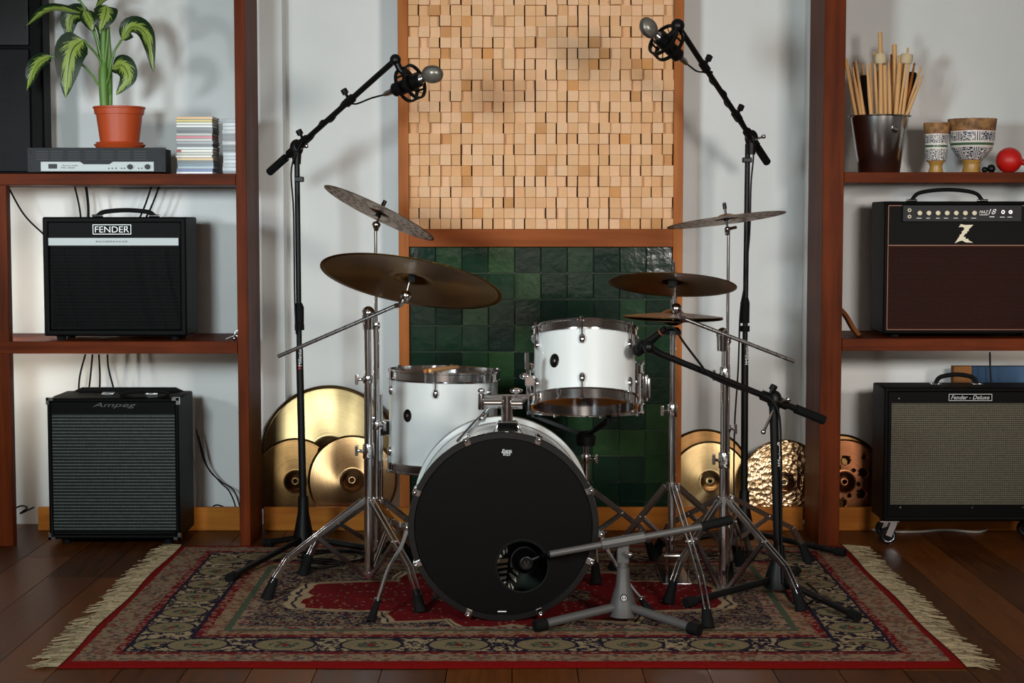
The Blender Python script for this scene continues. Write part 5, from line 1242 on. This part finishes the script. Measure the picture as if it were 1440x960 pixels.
q, d = boom(LM, lo, hi, at(416, 212, bl.y), knobs=(.29, .655))
MB().ball(hi, .018, 14, 10).tube([hi, hi + Vector((.014, 0, -.03)), at(574, 108, ym)], .011, 12).build('swivel', M['black_plastic'], LM)
mc, smt, ax = lollipop(at(608, 104.5, ym - .05), at(577, 117, ym), at(540, 133, ym + .05), 'condenser microphone with a mesh disc head over the ride cymbal', 'black shock mount ring holding the microphone over the ride cymbal')
kb_ = lo.lerp(hi, .655)
sp = [at(541, 133, ym + .05), at(522, 138, ym + .05), kb_ + Vector((.02, -.016, -.012))]
for k in range(1, 22):
    t = .645 - .36 * k / 21; a = k * .62; p = lo.lerp(hi, t); sp.append(p + Vector((0, -.015 * math.cos(a), .015 * math.sin(a))))
sp += [at(410, 236, bl.y - .02), at(413, 300, bl.y - .02), at(414.5, 420, bl.y - .022), at(417, 470, bl.y - .022)]
cable(sp, 'black cable wound along the boom of the stand over the ride cymbal')
# ---- right overhead
br = gnd(1046, 766); ymr = 5.42
RM_ = mic_stand('tall black microphone stand with its boom over the crash cymbal', (br.x, br.y), .19, [tuple(gnd(1188, 786)[:2]), tuple(gnd(925, 772)[:2]), (br.x - .02, br.y - .32)],
                [(Vector((br.x, br.y, .15)), at(1047.5, 480, br.y), .0125), (at(1047.5, 490, br.y), at(1051.5, 202, br.y), .0092)], z0=0.004)
MB().tube([at(1047.6, 454, br.y), at(1047.6, 426, br.y), at(1047.7, 418, br.y)], [.0155, .0165, .011], 16).tube([at(1047.6, 466, br.y), at(1047.6, 458, br.y)], .0165, 16).build('height_clutch', M['rubber'], RM_)
text('Millenium', RM_, M['white_ink'], at(1049.5, 494, br.y) + Vector((0, -.0132, 0)), .075, .011, (0, 0, 1), (-1, 0, 0))
text('M', RM_, M['white_ink'], at(1049.5, 510, br.y) + Vector((0, -.0132, 0)), .010, .012, (0, 0, 1), (-1, 0, 0))
MB().box(at(1050.5, 225, br.y), (.032, .026, .018)).build('pole_collar', M['black_metal'], RM_, bevel=.003)
lo, hi = at(1078, 227, br.y + .10), at(953, 36, ymr)
q, d = boom(RM_, lo, hi, at(1053, 190, br.y), knobs=(.36, .72), grip=.09)
MB().ball(hi, .022, 14, 10).tube([hi, hi + Vector((-.010, 0, -.02)), at(940, 55, ymr)], .012, 12).build('swivel', M['black_plastic'], RM_)
lollipop(at(912, 39, ymr - .05), at(937, 60, ymr), at(966, 90, ymr + .05), 'condenser microphone with a mesh disc head over the crash cymbal', 'black shock mount ring holding the microphone over the crash cymbal')
kb_ = lo.lerp(hi, .72)
sp = [at(965, 89, ymr + .05), at(978, 99, ymr + .05), kb_ + Vector((-.012, -.012, -.018))]
for k in range(1, 22):
    t = .70 - .34 * k / 21; a = k * .62; p = lo.lerp(hi, t); sp.append(p + Vector((.013 * math.cos(a), -.013 * math.sin(a), 0)))
sp += [at(1059, 205, br.y - .02), at(1056, 260, br.y - .01), at(1054, 330, br.y - .02), at(1047, 400, br.y - .024), at(1041, 440, br.y - .02), at(1038, 520, br.y - .02), at(1033, 600, br.y - .02), at(1032, 690, br.y - .03), at(1034, 740, br.y - .04)]
cable(sp, 'black cable running down the stand over the crash cymbal')
# ---- short boom stand for the snare
ysb = 5.14; bs = gnd(1094, 838)
SB = mic_stand('short black boom stand reaching towards the rack tom', (bs.x, bs.y), .15, [tuple(gnd(1206, 880)[:2]), tuple(gnd(964, 860)[:2]), (bs.x + .10, bs.y + .26)],
               [(Vector((bs.x, bs.y, .12)), at(1088, 574, bs.y), .0135)], hub_r=.036)
text('Millenium', SB, M['white_ink'], at(1095.5, 641, bs.y) + Vector((0, -.0142, 0)), .058, .011, (0, 0, 1), (-1, 0, 0))
rg = MB().lathe([(.0045, -.0004), (.006, -.0004), (.006, .0006), (.0045, .0006)], Matrix.Translation(at(1095, 623, bs.y) + Vector((0, -.0142, 0))) @ Matrix.Rotation(R(90), 4, 'X'), 20, True).build('logo_ring', M['white_ink'], SB)
MB().box(at(1095, 623, bs.y) + Vector((-.002, -.0142, 0)), (.0018, .0006, .010)).box(at(1095, 623, bs.y) + Vector((.002, -.0142, 0)), (.0018, .0006, .010)).build('logo_bar', M['white_ink'], SB, None)
lo, hi = at(1157, 590, bs.y + .06), at(928, 497, bs.y - .12)
q, d = boom(SB, lo, hi, at(1087, 570, bs.y), knobs=(.345,), grip=.10)
MB().tube([q + Vector((-.005, -.015, -.03)), at(1074, 606, bs.y - .03)], .0045, 8).ball(at(1073.5, 607, bs.y - .03), .008, 10, 8).build('lever', M['steel'], SB)
mp = at(912, 488, bs.y - .13)
MB().tube([hi, mp], [.010, .012], 12).ball(mp, .018, 12, 8).build('swivel', M['black_plastic'], SB)
MD = empty('dynamic_microphone', at(903, 496, bs.y - .13), 'black stick microphone aimed at the drums from the short boom stand', 'microphone')
p0, p1 = at(897, 492, bs.y - .10), at(936, 462, bs.y - .15)
dd = (p1 - p0).normalized()
MB().tube([p0, p0 + dd * .012, p0 + dd * .03, p0 + dd * .032, p0 + dd * .07, p1], [.016, .020, .018, .015, .012, .0095], 16).build('body', M['black_plastic'], MD)
MB().ball(p0, .019, 14, 10).build('grille', M['hex_grille'], MD)
MB().tube([p1 - dd * .02, p1 - dd * .016], .0115, 14).build('ring', M['piping'], MD)
cable([p1, at(948, 462, bs.y - .14), at(962, 482, bs.y - .14), at(985, 512, bs.y - .12), at(1000, 530, bs.y - .10), at(1040, 547, bs.y - .05), at(1075, 556, bs.y - .02), at(1093, 575, bs.y - .025), at(1098, 620, bs.y - .024), at(1099, 760, bs.y - .024), at(1101, 820, bs.y - .05)], 'black cable hanging from the stick microphone along the short boom stand', .0035)
# ---- grey low stand with the kick microphone
kg = gnd(876, 874, RT)
KS = mic_stand('low grey microphone stand reaching into the bass drum', (kg.x, kg.y), .155, [tuple(gnd(752, 893)[:2]), tuple(gnd(984, 899)[:2]), (kg.x + .02, kg.y + .24)],
               [(Vector((kg.x, kg.y, .14)), at(876, 790, kg.y), .0135)], hub_r=.034, mat=M['gray_metal'], leg_r=.0125)
lgp = Vector((kg.x, kg.y - .034, .085))
lg_ = MB().lathe([(1e-4, .003), (.009, .003), (.010, 0)], Matrix.Translation(lgp) @ Matrix.Rotation(R(90), 4, 'X'), 20).build('logo_disc', M['black_gloss'], KS)
MB().lathe([(.0058, .003), (.0058, .004), (.0074, .004), (.0074, .003)], Matrix.Translation(lgp) @ Matrix.Rotation(R(90), 4, 'X'), 20).box(lgp + Vector((-.0018, -.0035, 0)), (.0016, .001, .011)).box(lgp + Vector((.0018, -.0035, 0)), (.0016, .001, .011)).build('logo_mark', M['white_ink'], lg_)
MB().bar(at(876, 792, kg.y), at(876, 763, kg.y), .034, .026, (1, 0, 0)).build('pivot_head', M['gray_metal'], KS, bevel=.004)
MB().lathe([(1e-4, .022), (.006, .022), (.008, .014), (.008, 0)], Matrix.Translation(at(881, 778, kg.y - .013)) @ Matrix.Rotation(R(70), 4, 'X'), 14).ball(at(886, 780, kg.y - .03), .008, 10, 8).build('lock_knob', M['chrome'], KS)
k0, k1, k2, k3, k4 = at(1030, 730, kg.y + .02), at(987, 740, kg.y + .015), at(905, 758, kg.y), at(845, 768, kg.y - .01), at(773, 779, kg.y - .05)
bm2 = MB().tube([k1, k4], .0095, 14).build('boom_arm', M['gray_metal'], KS)
MB().tube([k0, k0.lerp(k1, .03), k1], [.009, .0135, .0135], 14).build('grip', M['rubber'], bm2)
kd = (k1 - k4).normalized(); kq = k4 + kd * ((k2.lerp(k3, .5) - k4).dot(kd)); MB().tube([kq - kd * .062, kq + kd * .062], .0155, 8).build('boom_clamp', M['gray_metal'], KS)
kc = at(739, 790, 4.765); MB().tube([k4, at(760, 782, 4.745), kc + Vector((.02, -.015, .01))], [.006, .0055, .007], 10).build('mic_clip', M['black_plastic'], KS)
KM = empty('kick_microphone', kc, 'black egg shaped microphone in the port hole of the bass drum', 'microphone')
ma = Vector((.12, -1, .0)).normalized(); Mx = Matrix.Translation(kc) @ ma.to_track_quat('Z', 'Y').to_matrix().to_4x4()
MB().lathe([(1e-4, -.085), (.025, -.08), (.034, -.055), (.036, -.03), (.030, .0), (.020, .012), (.018, .020)], Mx, 28).build('body', M['black_gloss'], KM, 50)
MB().lathe([(.0365, -.034), (.039, -.030), (.039, -.026), (.0362, -.022)], Mx, 28).build('body_ring', M['satin'], KM)
MB().lathe([(.018, .012), (.0195, .022), (.0165, .023), (.016, .014), (1e-4, .013)], Mx, 24).build('socket', M['black_plastic'], KM)
pn = MB()
for a in (30, 150, 270): pn.tube([Mx @ Vector((.0055 * math.cos(R(a)), .0055 * math.sin(R(a)), .012)), Mx @ Vector((.0055 * math.cos(R(a)), .0055 * math.sin(R(a)), .021))], .0015, 8)
pn.build('pins', M['chrome'], KM)

# ================================================================== CABLES IN THE SHELVES AND ON THE FLOOR
yk = 6.225
def hang(a, b, mid=None, lab='', r=.0035, Ya=yk, Yb=yk, ze=None):
    p0, p1 = at(a[0], a[1], Ya), at(b[0], b[1], Yb)
    pts = [p0] + ([at(mid[0], mid[1], (Ya + Yb) / 2)] if mid else [p0.lerp(p1, .5) + Vector((.004, 0, 0))]) + [p1]
    return cable(pts, lab, r)
hang((12, 264), (62, 330), (34, 302), 'thin black cable slanting behind the upper amplifier next to the light bar post')
hang((105, 262), (115, 320), None, 'black cable hanging behind the handle of the amplifier with a stripe, outermost of a pair')
hang((121, 262), (124, 320), None, 'thicker black cable hanging behind the handle end of the amplifier with a stripe', .005)
hang((213, 262), (190, 320), None, 'black slanting cable above the stripe amplifier, lower of a slanting pair')
hang((224, 262), (198, 320), None, 'black slanting cable above the stripe amplifier, upper of a slanting pair')
hang((120, 498), (110, 565), (112, 530), 'black cable above the silver lined amplifier, nearest the light bar')
hang((130, 498), (123, 565), (127, 530), 'black cable above the silver lined amplifier, second from the light bar')
hang((139, 498), (139, 565), None, 'black cable above the silver lined amplifier, hanging straight down')
hang((151, 498), (165, 565), (153, 520), 'black cable above the silver lined amplifier, curving towards its handle')
cable([at(276, 604, 6.2), at(288, 650, 6.235), at(309, 677, 6.235), at(322, 690, 6.235), at(331, 712, 6.235), at(331, 735, 6.235)], 'black cable curving down beside the silver lined amplifier to the baseboard', .0028)
cable([at(279, 612, 6.21), at(292, 657, 6.245), at(311, 677, 6.245), at(328, 688, 6.245), at(337, 712, 6.245), at(339, 735, 6.245)], 'second thin black cable beside the silver lined amplifier ending nearer the post', .0024)
cable([at(299, 725, 6.24), at(299, 713, 6.24), at(307, 710, 6.24), at(322, 716, 6.24)], 'short loop of black cable peeking over the baseboard', .003)
cable([at(18, 716, 6.19), at(30, 711, 6.192), at(38, 714, 6.19), at(28, 722, 6.192), at(48, 713, 6.19)], 'tangled black cable end on the baseboard beside the bass amplifier', .003)
hang((1392, 495), (1396, 560), (1393, 525), 'black cable hanging in front of the blue box', .0035, 6.13, 6.12)
wc = [gnd(1236, 729), gnd(1222, 742), gnd(1240, 748), gnd(1290, 749), gnd(1330, 746), gnd(1378, 749), gnd(1405, 737), gnd(1440, 728)]
cable([Vector((p.x, p.y, .0042)) for p in wc], 'white cable lying on the floor under the wide amplifier', .004, M['cable_white'])
cable([Vector((gnd(*p).x, gnd(*p).y, RT + .0035)) for p in ((1100, 830), (1112, 850), (1128, 858), (1150, 842), (1135, 825))], 'black cable coiled on the rug beside the short boom stand', .0035)
for i, (a, lab) in enumerate((((470, 790), 'larger coil of black cable on the rug behind the chrome stand legs'), ((452, 800), 'smaller coil of black cable on the rug near the stand foot'))):
    c_ = gnd(*a); pts = []
    for k in range(34 if i == 0 else 22):
        t = k * .5; rr_ = (.11 if i == 0 else .07) * (1 + .12 * math.sin(t * 1.7)); pts.append((c_.x + rr_ * math.cos(t), c_.y + rr_ * .9 * math.sin(t), RT + .004 + .0022 * k / 6 + (0 if i == 0 else .002)))
    cable(pts, lab, .0035, None, 4)
